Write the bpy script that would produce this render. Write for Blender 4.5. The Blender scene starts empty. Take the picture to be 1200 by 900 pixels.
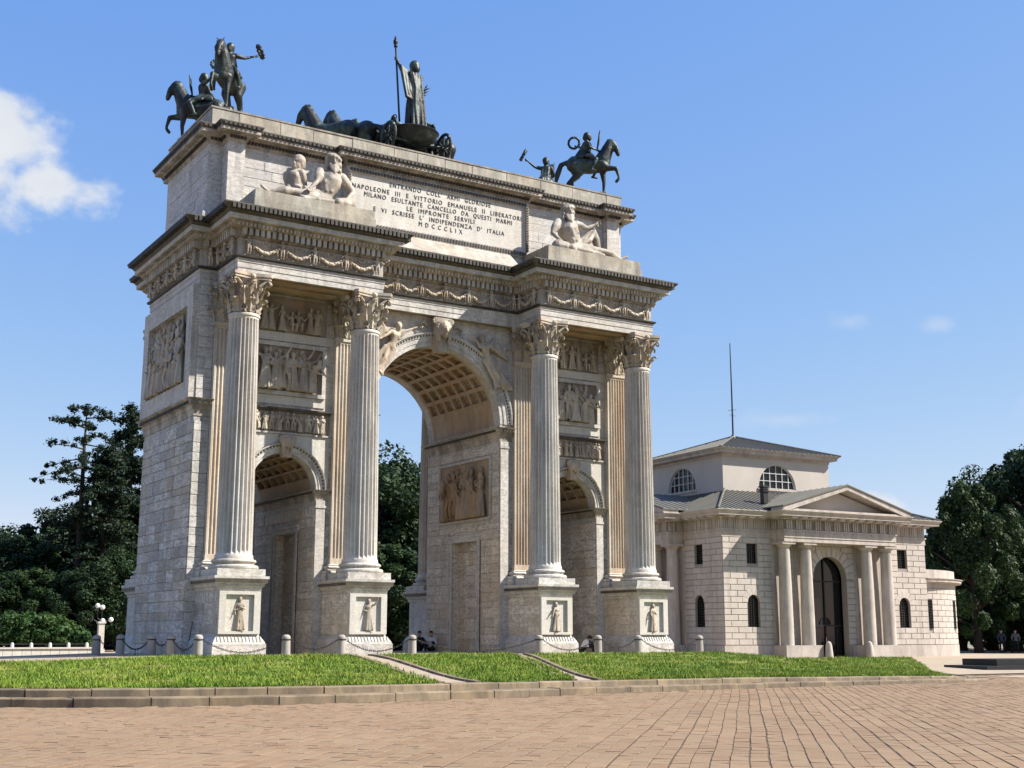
import bpy, bmesh, math, random
import numpy as np
from mathutils import Vector, Matrix
from mathutils.geometry import tessellate_polygon

random.seed(7)
rng = np.random.default_rng(7)
scene = bpy.context.scene
COL = scene.collection
PI = math.pi

# ------------------------------------------------------------------ camera
CAM = Vector((-27.198, -46.82, 0.776))
YAW, PITCH, ROLL, FPX = -0.5589, 0.1953, 0.0012, 1490.4          # focal length for a 1200 px wide frame
_F = Vector((-math.sin(YAW) * math.cos(PITCH), math.cos(YAW) * math.cos(PITCH), math.sin(PITCH)))
_R = Vector((math.cos(YAW), math.sin(YAW), 0.0))
_U = _R.cross(_F)
_R, _U = (math.cos(ROLL) * _R + math.sin(ROLL) * _U), (-math.sin(ROLL) * _R + math.cos(ROLL) * _U)
cam_data = bpy.data.cameras.new('camera')
cam = bpy.data.objects.new('camera', cam_data)
COL.objects.link(cam)
cam.matrix_world = Matrix(((_R.x, _U.x, -_F.x, CAM.x), (_R.y, _U.y, -_F.y, CAM.y), (_R.z, _U.z, -_F.z, CAM.z), (0, 0, 0, 1)))
cam_data.sensor_width = 36.0
cam_data.lens = FPX / 1200.0 * 36.0
cam_data.clip_start = 0.3
cam_data.clip_end = 5000
scene.camera = cam


def pix(px, py, **plane):
    """point where the photo's pixel meets a plane x=, y= or z="""
    d = _F + _R * ((px - 600) / FPX) - _U * ((py - 450) / FPX)
    k, v = list(plane.items())[0]
    i = 'xyz'.index(k)
    return CAM + d * ((v - CAM[i]) / d[i])


# ------------------------------------------------------------------ sun and sky
SUN = Vector((1.42, -1.0, 1.60)).normalized()                    # towards the sun
ELEV = math.asin(SUN.z)
AZIM = math.atan2(SUN.x, SUN.y)
sun_data = bpy.data.lights.new('sun', 'SUN')
sun_data.energy = 5.0
sun_data.angle = math.radians(0.53)
sun_data.color = (1.0, 0.945, 0.865)
sun = bpy.data.objects.new('sun', sun_data)
sun.rotation_euler = SUN.to_track_quat('Z', 'Y').to_euler()
sun.location = (40, -40, 60)
COL.objects.link(sun)

world = bpy.data.worlds.new('World')
scene.world = world
world.use_nodes = True
wn, wl = world.node_tree.nodes, world.node_tree.links
wn.clear()
w_out = wn.new('ShaderNodeOutputWorld')
w_bg = wn.new('ShaderNodeBackground')
w_bg.inputs['Strength'].default_value = 0.110
w_sky = wn.new('ShaderNodeTexSky')
w_sky.sky_type = 'NISHITA'
w_sky.sun_disc = False
w_sky.sun_elevation = ELEV
w_sky.sun_rotation = AZIM
w_sky.altitude = 100
w_sky.air_density = 1.0
w_sky.dust_density = 0.1
w_sky.ozone_density = 3.0


def wnode(kind, **kw):
    n = wn.new(kind)
    for k, v in kw.items():
        if k in n.inputs:
            n.inputs[k].default_value = v
        else:
            setattr(n, k, v)
    return n


def wmath(op, a, b=None, c=None):
    n = wn.new('ShaderNodeMath')
    n.operation = op
    for i, v in enumerate((a, b, c)):
        if v is None:
            continue
        if hasattr(v, 'is_linked') or hasattr(v, 'links'):
            wl.new(v, n.inputs[i])
        else:
            n.inputs[i].default_value = v
    return n.outputs[0]


w_geo = wn.new('ShaderNodeNewGeometry')
w_tc = wn.new('ShaderNodeTexCoord')
DIR = w_tc.outputs['Generated']


def cloud_puff(px, py, rx, ry):
    """mask round one direction of the sky, an ellipse of rx by ry (radians) that noise breaks up"""
    d = (_F + _R * ((px - 600) / FPX) - _U * ((py - 450) / FPX)).normalized()
    right = Vector((d.y, -d.x, 0)).normalized()
    up = right.cross(d)
    def dot(v):
        n = wn.new('ShaderNodeVectorMath')
        n.operation = 'DOT_PRODUCT'
        wl.new(DIR, n.inputs[0])
        n.inputs[1].default_value = v
        return n.outputs['Value']
    a = wmath('DIVIDE', dot(right), rx)
    b = wmath('DIVIDE', dot(up), ry)
    front = wmath('GREATER_THAN', dot(d), 0.3)
    r = wmath('SQRT', wmath('ADD', wmath('MULTIPLY', a, a), wmath('MULTIPLY', b, b)))
    return wmath('MULTIPLY', wmath('SUBTRACT', 1.0, r), front)


def sky_noise(scale, detail, stretch=1.0):
    m = wn.new('ShaderNodeMapping')
    m.inputs['Scale'].default_value = (1, 1, stretch)
    wl.new(DIR, m.inputs['Vector'])
    n = wnode('ShaderNodeTexNoise', Scale=scale, Detail=detail, Roughness=0.55)
    wl.new(m.outputs[0], n.inputs['Vector'])
    return n.outputs['Fac']


N1 = sky_noise(24.0, 7.0, 1.3)
N2 = sky_noise(60.0, 4.0, 1.2)
NZ = wmath('ADD', wmath('MULTIPLY', wmath('SUBTRACT', N1, 0.5), 1.7), wmath('MULTIPLY', wmath('SUBTRACT', N2, 0.5), 0.5))


def mask(puffs, lo, hi):
    acc = None
    for p in puffs:
        v = cloud_puff(*p)
        acc = v if acc is None else wmath('MAXIMUM', acc, v)
    acc = wmath('ADD', acc, NZ)
    mr = wn.new('ShaderNodeMapRange')
    mr.interpolation_type = 'SMOOTHSTEP'
    wl.new(acc, mr.inputs['Value'])
    mr.inputs['From Min'].default_value = lo
    mr.inputs['From Max'].default_value = hi
    return mr.outputs[0]


def rad(p):
    return p / FPX


cumulus = mask([(12, 160, rad(62), rad(50)), (58, 216, rad(78), rad(36)), (-30, 210, rad(90), rad(60)), (14, 132, rad(40), rad(34))], 0.03, 0.72)
small = mask([(1022, 596, rad(40), rad(30))], 0.1, 0.6)
wisps = mask([(918, 492, rad(70), rad(16)), (998, 377, rad(38), rad(18)), (1100, 380, rad(34), rad(16)), (1290, 470, rad(120), rad(30)), (-160, 420, rad(140), rad(40))], 0.15, 1.1)
m1 = wmath('MAXIMUM', wmath('MULTIPLY', cumulus, 0.93), wmath('MULTIPLY', small, 0.8))
cloudmask = wmath('MAXIMUM', m1, wmath('MULTIPLY', wisps, 0.28))
w_mix = wn.new('ShaderNodeMixRGB')
wl.new(cloudmask, w_mix.inputs['Fac'])
SKYGAIN = 1.0
# clear summer air: the dome's own radiance, evened channel by channel as the photo's exposure shows it
sep, com = wn.new('ShaderNodeSeparateColor'), wn.new('ShaderNodeCombineColor')
wl.new(w_sky.outputs[0], sep.inputs[0])
for ch, (gain, power) in enumerate(((0.79, 0.88), (1.155, 0.60), (3.05, 0.15))):
    wl.new(wmath('MULTIPLY', wmath('POWER', sep.outputs[ch], power), gain), com.inputs[ch])
wl.new(com.outputs[0], w_mix.inputs['Color1'])
shade = wn.new('ShaderNodeMixRGB')
wl.new(N1, shade.inputs['Fac'])
shade.inputs['Color1'].default_value = (3.05, 3.25, 3.55, 1)
shade.inputs['Color2'].default_value = (4.05, 4.1, 4.15, 1)
wl.new(shade.outputs[0], w_mix.inputs['Color2'])
wl.new(w_mix.outputs[0], w_bg.inputs['Color'])
wl.new(w_bg.outputs[0], w_out.inputs['Surface'])

vs = scene.view_settings
vs.view_transform = 'Standard'
vs.look = 'None'
vs.exposure = 1.05
vs.gamma = 1.0
vs.use_curve_mapping = False
scene.cycles.max_bounces = 6
scene.cycles.diffuse_bounces = 4
scene.cycles.transparent_max_bounces = 6

# ------------------------------------------------------------------ materials
ALB = 0.80                                                           # weathered stone reflects less than fresh


class NT:
    def __init__(s, name):
        s.m = bpy.data.materials.new(name)
        s.m.use_nodes = True
        s.n, s.l = s.m.node_tree.nodes, s.m.node_tree.links
        s.bsdf = s.n['Principled BSDF']
        g = s.n.new('ShaderNodeNewGeometry')
        s.pos, s.isl, s.nrm = g.outputs['Position'], g.outputs['Random Per Island'], g.outputs['Normal']
        s.objr = s.n.new('ShaderNodeObjectInfo').outputs['Random']

    def put(s, v, sock):
        if hasattr(v, 'links'):
            s.l.new(v, sock)
        else:
            if sock.type == 'RGBA' and len(v) == 3:
                v = (*v, 1)
            sock.default_value = v

    def math(s, op, a, b=0.0, clamp=False):
        n = s.n.new('ShaderNodeMath')
        n.operation = op
        n.use_clamp = clamp
        s.put(a, n.inputs[0])
        s.put(b, n.inputs[1])
        return n.outputs[0]

    def noise(s, scale, detail=4.0, stretch=(1, 1, 1), rough=0.55, dist=0.0, offset=(0, 0, 0)):
        m = s.n.new('ShaderNodeMapping')
        m.inputs['Scale'].default_value = stretch
        m.inputs['Location'].default_value = offset
        s.l.new(s.pos, m.inputs['Vector'])
        n = s.n.new('ShaderNodeTexNoise')
        n.inputs['Scale'].default_value = scale
        n.inputs['Detail'].default_value = detail
        n.inputs['Roughness'].default_value = rough
        n.inputs['Distortion'].default_value = dist
        s.l.new(m.outputs[0], n.inputs['Vector'])
        return n.outputs['Fac']

    def ramp(s, v, stops, mode='LINEAR'):
        n = s.n.new('ShaderNodeValToRGB')
        s.put(v, n.inputs[0])
        e = n.color_ramp.elements
        n.color_ramp.interpolation = mode
        while len(e) < len(stops):
            e.new(0.5)
        for k, (p, c) in enumerate(stops):
            e[k].position = p
            e[k].color = (*c, 1) if not isinstance(c, (int, float)) else (c, c, c, 1)
        return n.outputs[0]

    def mix(s, f, a, b, mode='MIX'):
        n = s.n.new('ShaderNodeMixRGB')
        n.blend_type = mode
        s.put(f, n.inputs[0])
        s.put(a, n.inputs[1])
        s.put(b, n.inputs[2])
        return n.outputs[0]

    def bump(s, h, strength=0.4, dist=0.02):
        n = s.n.new('ShaderNodeBump')
        n.inputs['Strength'].default_value = strength
        n.inputs['Distance'].default_value = dist
        s.put(h, n.inputs['Height'])
        s.l.new(n.outputs[0], s.bsdf.inputs['Normal'])

    def rand(s):
        return s.math('FRACT', s.math('ADD', s.math('MULTIPLY', s.isl, 7.31), s.math('MULTIPLY', s.objr, 3.77)))

    def done(s, col, rough=0.7, spec=0.3, metal=0.0):
        s.put(col, s.bsdf.inputs['Base Color'])
        s.put(rough, s.bsdf.inputs['Roughness'])
        s.bsdf.inputs['Specular IOR Level'].default_value = spec
        s.bsdf.inputs['Metallic'].default_value = metal
        return s.m


def marble(name, light, dark, warm, block=0.5, vein=0.4, streak=0.35, rust=0.0, soot=0.0, grain=1.0, rough=0.62):
    """weathered marble: block tones, drifting veins, rain streaks, rust and soot"""
    t = NT(name)
    r = t.rand()
    tone = t.ramp(r, [(0.0, light), (0.45, tuple(0.7 * a + 0.3 * b for a, b in zip(light, dark))), (0.72, dark), (0.86, warm), (1.0, light)])
    base = t.mix(block, light, tone)
    off = t.n.new('ShaderNodeCombineXYZ')
    v1 = t.noise(1.1, 8, (1, 1, 2.6), 0.66, 2.2)
    veins = t.ramp(v1, [(0.40, 0.0), (0.50, 1.0), (0.545, 0.0), (0.62, 0.25), (0.7, 0.0)])
    base = t.mix(t.math('MULTIPLY', veins, vein), base, tuple(0.62 * c for c in dark))
    big = t.noise(0.35, 4)
    base = t.mix(t.math('MULTIPLY', t.ramp(big, [(0.42, 0.0), (0.68, 1.0)]), 0.45), base, warm)
    st = t.noise(2.6, 5, (1, 1, 0.11), 0.6)
    stm = t.ramp(st, [(0.50, 0.0), (0.72, 1.0)])
    base = t.mix(t.math('MULTIPLY', stm, streak), base, (0.17, 0.155, 0.135))
    if rust:
        rn = t.noise(0.9, 3, (1, 1, 0.16), 0.5, 0.3, (3.1, 7.7, 0))
        rm = t.ramp(rn, [(0.46, 0.0), (0.62, 1.0)])
        base = t.mix(t.math('MULTIPLY', rm, rust), base, (0.44, 0.235, 0.095))
    if soot:
        sn = t.noise(1.6, 6, (1, 1, 0.5), 0.65, 0.5, (9, 2, 4))
        sm = t.ramp(sn, [(0.38, 0.0), (0.60, 1.0)])
        base = t.mix(t.math('MULTIPLY', sm, soot), base, (0.055, 0.05, 0.042))
    fine = t.noise(14 * grain, 5, (1, 1, 1), 0.65)
    base = t.mix(0.22, base, t.ramp(fine, [(0.3, 0.25), (0.7, 0.95)]), 'OVERLAY')
    base = t.mix(1.0, base, (ALB, ALB, ALB), 'MULTIPLY')
    t.bump(fine, 0.35, 0.015)
    return t.done(base, rough, 0.3)


LIGHT, GREY, WARM = (0.745, 0.705, 0.635), (0.36, 0.35, 0.34), (0.54, 0.465, 0.36)
M = {}
M['marble'] = marble('marble', LIGHT, GREY, WARM, 0.25, 0.6, 0.45, 0.08, 0.2)
M['ashlar'] = marble('ashlar', (0.86, 0.82, 0.75), (0.37, 0.355, 0.335), (0.58, 0.48, 0.35), 0.92, 0.95, 0.30, 0.10, 0.2)
M['warmashlar'] = marble('warm_ashlar', (0.92, 0.84, 0.72), (0.52, 0.465, 0.395), (0.66, 0.53, 0.37), 0.8, 0.9, 0.25, 0.15, 0.12)
M['column'] = marble('column_marble', (0.74, 0.695, 0.625), (0.52, 0.485, 0.44), (0.62, 0.54, 0.44), 0.35, 0.25, 0.5, 0.15, 0.18)
M['pilaster'] = marble('pilaster_marble', (0.70, 0.625, 0.52), (0.48, 0.42, 0.345), (0.62, 0.47, 0.31), 0.4, 0.25, 0.5, 0.35, 0.2)
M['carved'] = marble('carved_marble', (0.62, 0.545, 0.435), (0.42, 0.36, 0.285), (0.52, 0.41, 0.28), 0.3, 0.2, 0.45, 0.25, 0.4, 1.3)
M['relief'] = marble('relief_ground', (0.42, 0.36, 0.285), (0.28, 0.245, 0.205), (0.34, 0.265, 0.18), 0.2, 0.25, 0.35, 0.3, 0.5)  # darkened in colour for the shadow gaps between figures, plus soot mottling
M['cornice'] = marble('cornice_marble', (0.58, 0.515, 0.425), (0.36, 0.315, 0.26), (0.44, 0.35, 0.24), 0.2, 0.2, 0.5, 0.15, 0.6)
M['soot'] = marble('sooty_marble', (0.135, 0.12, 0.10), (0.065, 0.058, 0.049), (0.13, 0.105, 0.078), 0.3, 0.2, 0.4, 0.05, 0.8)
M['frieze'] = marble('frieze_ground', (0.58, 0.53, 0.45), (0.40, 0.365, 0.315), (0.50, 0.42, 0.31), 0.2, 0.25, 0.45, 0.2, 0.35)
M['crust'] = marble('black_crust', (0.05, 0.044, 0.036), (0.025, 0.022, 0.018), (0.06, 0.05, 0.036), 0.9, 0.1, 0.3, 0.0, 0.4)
M['dentil'] = marble('dentil_marble', (0.60, 0.55, 0.48), (0.40, 0.36, 0.31), (0.46, 0.38, 0.28), 0.7, 0.1, 0.3, 0.1, 0.3)
M['atticashlar'] = marble('attic_ashlar', (0.74, 0.705, 0.645), (0.46, 0.445, 0.425), (0.58, 0.52, 0.43), 0.6, 0.7, 0.35, 0.05, 0.15)
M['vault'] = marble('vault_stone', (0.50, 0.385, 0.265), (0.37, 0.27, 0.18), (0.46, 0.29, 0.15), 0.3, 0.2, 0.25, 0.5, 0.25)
M['god'] = marble('statue_marble', (0.56, 0.495, 0.405), (0.38, 0.335, 0.28), (0.46, 0.38, 0.28), 0.1, 0.25, 0.55, 0.1, 0.5, 1.6)
M['panel'] = marble('inscription_marble', (0.66, 0.625, 0.55), (0.5, 0.48, 0.44), (0.56, 0.5, 0.40), 0.2, 0.3, 0.22, 0.05, 0.08)
M['topcourse'] = marble('top_course', (0.50, 0.46, 0.37), (0.38, 0.36, 0.29), (0.44, 0.37, 0.26), 0.6, 0.3, 0.75, 0.1, 0.45)


def simple(name, col, rough=0.7, var=0.15, scale=3.0, bump=0.2, spec=0.3, metal=0.0, perobj=0.0, bscale=20.0):
    t = NT(name)
    col = tuple(ALB * x for x in col)
    n = t.noise(scale, 5)
    c = t.mix(n, tuple(x * (1 - var) for x in col), tuple(min(1, x * (1 + var)) for x in col))
    if perobj:
        c = t.mix(perobj, c, t.ramp(t.rand(), [(0, tuple(0.7 * x for x in col)), (1, tuple(min(1, 1.3 * x) for x in col))]))
    if bump:
        t.bump(t.noise(bscale, 4), bump, 0.01)
    return t.done(c, rough, spec, metal)


def bronze():
    t = NT('bronze')
    n = t.noise(2.2, 6, (1, 1, 0.6))
    c = t.ramp(n, [(0.34, (0.008, 0.009, 0.008)), (0.50, (0.016, 0.020, 0.018)), (0.62, (0.04, 0.062, 0.05)), (0.80, (0.075, 0.125, 0.10))])
    t.bump(t.noise(9, 5), 0.5, 0.03)
    return t.done(c, 0.52, 0.5, 0.25)


M['bronze'] = bronze()
M['letter'] = simple('letter_lead', (0.035, 0.033, 0.03), 0.6, 0.2)
M['housestone'] = marble('house_stone', (0.60, 0.53, 0.465), (0.51, 0.45, 0.395), (0.55, 0.47, 0.395), 0.6, 0.05, 0.32, 0.0, 0.12, 1.5, 0.8)
M['housebase'] = marble('house_base', (0.57, 0.50, 0.435), (0.47, 0.41, 0.36), (0.52, 0.44, 0.365), 0.3, 0.05, 0.42, 0.0, 0.22, 1.5, 0.8)
M['joint'] = simple('house_joint', (0.34, 0.295, 0.255), 0.9)
M['plaster'] = simple('house_plaster', (0.54, 0.485, 0.42), 0.9, 0.14, 0.8, 0.15)
M['roofmetal'] = simple('roof_metal', (0.165, 0.155, 0.125), 0.55, 0.25, 0.8, 0.1, 0.4, 0.2)
M['iron'] = simple('dark_iron', (0.02, 0.019, 0.018), 0.5, 0.3, 5, 0.1, 0.5, 0.4)
M['whiteframe'] = simple('white_frame', (0.66, 0.65, 0.62), 0.5, 0.05)
M['dark'] = simple('dark_interior', (0.012, 0.011, 0.010), 0.9)


def glass_mat(name, col, rough=0.04):
    t = NT(name)
    t.bump(t.noise(1.6, 2), 0.08, 0.02)
    return t.done(col, rough, 0.35)


M['glass'] = glass_mat('window_glass', (0.010, 0.010, 0.010), 0.06)
M['globe'] = simple('white_globe', (0.82, 0.82, 0.80), 0.3, 0.02, 3, 0)
M['granite'] = simple('bollard_granite', (0.40, 0.355, 0.31), 0.85, 0.25, 6, 0.5, 0.25, 0, 0.35, 60)
M['kerb'] = marble('kerb_granite', (0.34, 0.26, 0.165), (0.17, 0.13, 0.085), (0.27, 0.195, 0.115), 0.8, 0.05, 0.3, 0.0, 0.55, 3, 0.9)


def paver_mat():
    t = NT('paver_granite')
    r = t.rand()
    c = t.ramp(r, [(0.0, (0.255, 0.170, 0.112)), (0.25, (0.295, 0.207, 0.140)), (0.5, (0.27, 0.202, 0.142)), (0.75, (0.32, 0.232, 0.157)), (1.0, (0.285, 0.222, 0.160))])
    n = t.noise(0.5, 5)
    c = t.mix(t.math('MULTIPLY', n, 0.6), c, (0.33, 0.255, 0.175))
    f = t.noise(45, 4)
    c = t.mix(0.3, c, t.ramp(f, [(0.3, 0.2), (0.7, 0.9)]), 'OVERLAY')
    pt = t.ramp(t.noise(0.22, 5, (1, 1, 1), 0.65, 0.4, (8, 1, 0)), [(0.46, 0.0), (0.66, 1.0)])
    c = t.mix(t.math('MULTIPLY', pt, 0.3), c, (0.20, 0.15, 0.105))
    st = t.ramp(t.noise(1.1, 6, (1, 1, 1), 0.7, 0, (4, 4, 0)), [(0.56, 0.0), (0.68, 1.0)])
    c = t.mix(t.math('MULTIPLY', st, 0.3), c, (0.17, 0.125, 0.09))
    c = t.mix(1.0, c, (.765, .695, .60), 'MULTIPLY')
    t.bump(f, 0.5, 0.01)
    return t.done(c, 0.88, 0.25)


M['paver'] = paver_mat()
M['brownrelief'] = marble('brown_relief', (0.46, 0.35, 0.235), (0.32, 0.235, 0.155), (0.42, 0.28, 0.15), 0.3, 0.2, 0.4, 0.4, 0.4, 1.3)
M['bed'] = simple('joint_sand', (0.11, 0.076, 0.05), 0.95, 0.3, 8, 0.4)
M['gravel'] = simple('gravel_path', (0.42, 0.34, 0.245), 0.95, 0.3, 1.2, 0.6, 0.2, 0, 0, 40)
M['ground'] = simple('ground_earth', (0.26, 0.225, 0.18), 0.95, 0.3, 0.6, 0.5, 0.2, 0, 0, 25)
M['asphalt'] = simple('asphalt', (0.06, 0.06, 0.062), 0.9, 0.2, 2, 0.4, 0.2, 0, 0, 50)


def lawn_mat(name, blade):
    t = NT(name)
    big = t.noise(0.55, 6, offset=(2, 1, 0))
    c = t.ramp(big, [(0.30, (0.060, 0.120, 0.012)), (0.44, (0.105, 0.18, 0.016)), (0.56, (0.185, 0.235, 0.03)), (0.70, (0.29, 0.27, 0.075))])
    if blade:
        c = t.mix(0.4, c, t.ramp(t.isl, [(0, (0.06, 0.125, 0.01)), (0.5, (0.145, 0.23, 0.02)), (0.85, (0.235, 0.295, 0.04)), (1, (0.38, 0.35, 0.12))]))
        t.bsdf.inputs['Subsurface Weight'].default_value = 0.0
    else:
        c = t.mix(0.45, c, (0.09, 0.085, 0.03))
    return t.done(c, 0.75, 0.2)


M['lawn'] = lawn_mat('lawn_soil', False)
M['blade'] = lawn_mat('grass_blade', True)


def leaf_mat(name, a, b, c):
    t = NT(name)
    k = t.mix(0.45, t.ramp(t.isl, [(0, a), (0.55, b), (1, c)]), t.ramp(t.noise(0.35, 4), [(0.35, a), (0.65, c)]))
    m = t.done(k, 0.6, 0.25)
    tr = t.n.new('ShaderNodeBsdfTranslucent')
    t.put(k, tr.inputs['Color'])
    mx = t.n.new('ShaderNodeMixShader')
    mx.inputs[0].default_value = 0.22
    t.l.new(t.bsdf.outputs[0], mx.inputs[1])
    t.l.new(tr.outputs[0], mx.inputs[2])
    t.l.new(mx.outputs[0], t.n['Material Output'].inputs['Surface'])
    return m


M['leaf_dark'] = leaf_mat('leaf_dark', (0.010, 0.024, 0.008), (0.019, 0.041, 0.012), (0.034, 0.064, 0.018))
M['leaf_mid'] = leaf_mat('leaf_mid', (0.012, 0.028, 0.008), (0.024, 0.05, 0.013), (0.045, 0.082, 0.02))
M['leaf_hedge'] = leaf_mat('leaf_hedge', (0.016, 0.045, 0.010), (0.032, 0.078, 0.016), (0.07, 0.125, 0.028))
M['needle'] = leaf_mat('needle', (0.008, 0.018, 0.008), (0.013, 0.028, 0.013), (0.022, 0.042, 0.018))
M['bark'] = simple('bark', (0.045, 0.034, 0.026), 0.95, 0.35, 4, 0.6)
M['skin'] = simple('skin', (0.45, 0.27, 0.19), 0.6, 0.05, 3, 0)
M['cloth_white'] = simple('cloth_white', (0.62, 0.63, 0.66), 0.9, 0.1, 5, 0.2)
M['cloth_dark'] = simple('cloth_dark', (0.018, 0.018, 0.022), 0.9, 0.2, 5, 0.2)
M['cloth_grey'] = simple('cloth_grey', (0.13, 0.13, 0.14), 0.9, 0.2, 5, 0.2)
M['cloth_blue'] = simple('cloth_blue', (0.035, 0.045, 0.07), 0.9, 0.2, 5, 0.2)
M['hair'] = simple('hair', (0.02, 0.014, 0.01), 0.7, 0.2, 9, 0.2)
M['blackstone'] = simple('black_stone', (0.03, 0.028, 0.028), 0.5, 0.3, 4, 0.2)


# ------------------------------------------------------------------ mesh tools
class MB:
    """collects faces; obj() links them as one mesh object"""
    def __init__(s):
        s.v, s.f = [], []

    def add(s, vs, fs):
        k = len(s.v)
        s.v.extend(tuple(p) for p in vs)
        s.f.extend(tuple(i + k for i in f) for f in fs)
        return s

    def box(s, x0, x1, y0, y1, z0, z1):
        return s.add([(x0, y0, z0), (x1, y0, z0), (x1, y1, z0), (x0, y1, z0), (x0, y0, z1), (x1, y0, z1), (x1, y1, z1), (x0, y1, z1)],
                     [(0, 3, 2, 1), (4, 5, 6, 7), (0, 1, 5, 4), (1, 2, 6, 5), (2, 3, 7, 6), (3, 0, 4, 7)])

    def prism(s, poly, z0, z1):
        n = len(poly)
        tri = [tuple(t) for t in tessellate_polygon([[Vector((x, y, 0)) for x, y in poly]])]
        vs = [(x, y, z0) for x, y in poly] + [(x, y, z1) for x, y in poly]
        fs = [(i, (i + 1) % n, n + (i + 1) % n, n + i) for i in range(n)]
        return s.add(vs, fs + [(a, b, c) for c, b, a in tri] + [(a + n, b + n, c + n) for a, b, c in tri])

    def plate(s, loops, P, d0, d1):
        """outline plus holes in (u, z), given thickness d0..d1 through P(u, z, d)"""
        tri = tessellate_polygon([[Vector((u, z, 0)) for u, z in lp] for lp in loops])
        flat = [p for lp in loops for p in lp]
        n = len(flat)
        vs = [P(u, z, d0) for u, z in flat] + [P(u, z, d1) for u, z in flat]
        fs = [tuple(t) for t in tri] + [tuple(i + n for i in reversed(t)) for t in tri]
        k = 0
        for lp in loops:
            m = len(lp)
            fs += [(k + i, k + (i + 1) % m, n + k + (i + 1) % m, n + k + i) for i in range(m)]
            k += m
        return s.add(vs, fs)

    def sweep(s, path, prof, closed=True):
        """profile [(out, z)] round a plan path whose outside lies on its right"""
        n = len(path)
        offs = []
        for i in range(n):
            p = Vector(path[i])
            a = Vector(path[i - 1]) if (closed or i > 0) else None
            b = Vector(path[(i + 1) % n]) if (closed or i < n - 1) else None
            def nr(u, w):
                d = (w - u).normalized()
                return Vector((d.y, -d.x))
            if a is None:
                offs.append(nr(p, b))
            elif b is None:
                offs.append(nr(a, p))
            else:
                n1, n2 = nr(a, p), nr(p, b)
                m = n1 + n2
                offs.append(m / max(0.15, (1 + n1.dot(n2))))
        k = len(prof)
        vs = [(path[i][0] + offs[i].x * o, path[i][1] + offs[i].y * o, z) for i in range(n) for o, z in prof]
        fs = []
        for i in range(n if closed else n - 1):
            j = (i + 1) % n
            for q in range(k - 1):
                fs.append((i * k + q, j * k + q, j * k + q + 1, i * k + q + 1))
        if not closed:
            fs.append(tuple(reversed(range(k))))
            fs.append(tuple((n - 1) * k + q for q in range(k)))
        return s.add(vs, fs)

    def lathe(s, prof, seg=24, c=(0, 0, 0), cap=True):
        k = len(prof)
        vs = [(c[0] + r * math.cos(2 * PI * i / seg), c[1] + r * math.sin(2 * PI * i / seg), c[2] + z) for i in range(seg) for r, z in prof]
        fs = [(i * k + q, ((i + 1) % seg) * k + q, ((i + 1) % seg) * k + q + 1, i * k + q + 1) for i in range(seg) for q in range(k - 1)]
        if cap:
            fs.append(tuple(i * k for i in reversed(range(seg))))
            fs.append(tuple(i * k + k - 1 for i in range(seg)))
        return s.add(vs, fs)

    def tube(s, pts, rad, seg=8, closed=False):
        pts = [Vector(p) for p in pts]
        n = len(pts)
        if isinstance(rad, (int, float)):
            rad = [rad] * n
        vs = []
        for i, p in enumerate(pts):
            a = pts[i - 1] if (i > 0 or closed) else p
            b = pts[(i + 1) % n] if (i < n - 1 or closed) else p
            d = (b - a).normalized()
            ref = Vector((0, 0, 1)) if abs(d.z) < 0.9 else Vector((1, 0, 0))
            x = d.cross(ref).normalized()
            y = d.cross(x)
            vs += [p + x * (rad[i] * math.cos(2 * PI * k / seg)) + y * (rad[i] * math.sin(2 * PI * k / seg)) for k in range(seg)]
        fs = []
        for i in range(n if closed else n - 1):
            j = (i + 1) % n
            fs += [(i * seg + k, i * seg + (k + 1) % seg, j * seg + (k + 1) % seg, j * seg + k) for k in range(seg)]
        if not closed:
            fs.append(tuple(range(seg)))
            fs.append(tuple((n - 1) * seg + k for k in reversed(range(seg))))
        return s.add(vs, fs)

    def ball(s, c, r, seg=10, rings=6, sq=(1, 1, 1)):
        vs = [(c[0], c[1], c[2] - r * sq[2])]
        for i in range(1, rings):
            a = PI * i / rings - PI / 2
            vs += [(c[0] + r * sq[0] * math.cos(a) * math.cos(2 * PI * k / seg), c[1] + r * sq[1] * math.cos(a) * math.sin(2 * PI * k / seg), c[2] + r * sq[2] * math.sin(a)) for k in range(seg)]
        vs.append((c[0], c[1], c[2] + r * sq[2]))
        fs = [(0, 1 + (k + 1) % seg, 1 + k) for k in range(seg)]
        for i in range(rings - 2):
            b = 1 + i * seg
            fs += [(b + k, b + (k + 1) % seg, b + seg + (k + 1) % seg, b + seg + k) for k in range(seg)]
        b = 1 + (rings - 2) * seg
        fs += [(b + k, b + (k + 1) % seg, len(vs) - 1) for k in range(seg)]
        return s.add(vs, fs)

    def cap(s, p0, r0, p1, r1, seg=10):
        """capsule with two radii"""
        s.ball(p0, r0, seg, 6)
        s.ball(p1, r1, seg, 6)
        return s.tube([p0, p1], [r0, r1], seg)

    def mesh(s, name, mat=None, smooth=False, fix=True):
        me = bpy.data.meshes.new(name)
        me.from_pydata(s.v, [], s.f)
        if fix:
            bm = bmesh.new()
            bm.from_mesh(me)
            bmesh.ops.recalc_face_normals(bm, faces=bm.faces)
            bm.to_mesh(me)
            bm.free()
        if smooth:
            me.polygons.foreach_set('use_smooth', [True] * len(me.polygons))
            if smooth == 'auto':
                try:
                    me.set_sharp_from_angle(angle=math.radians(38))
                except Exception:
                    pass
        if mat is not None:
            me.materials.append(M[mat] if isinstance(mat, str) else mat)
        return me

    def obj(s, name, mat, parent=None, smooth=False, kind=None):
        return link(name, s.mesh(name, mat, smooth), parent, kind=kind)


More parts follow.
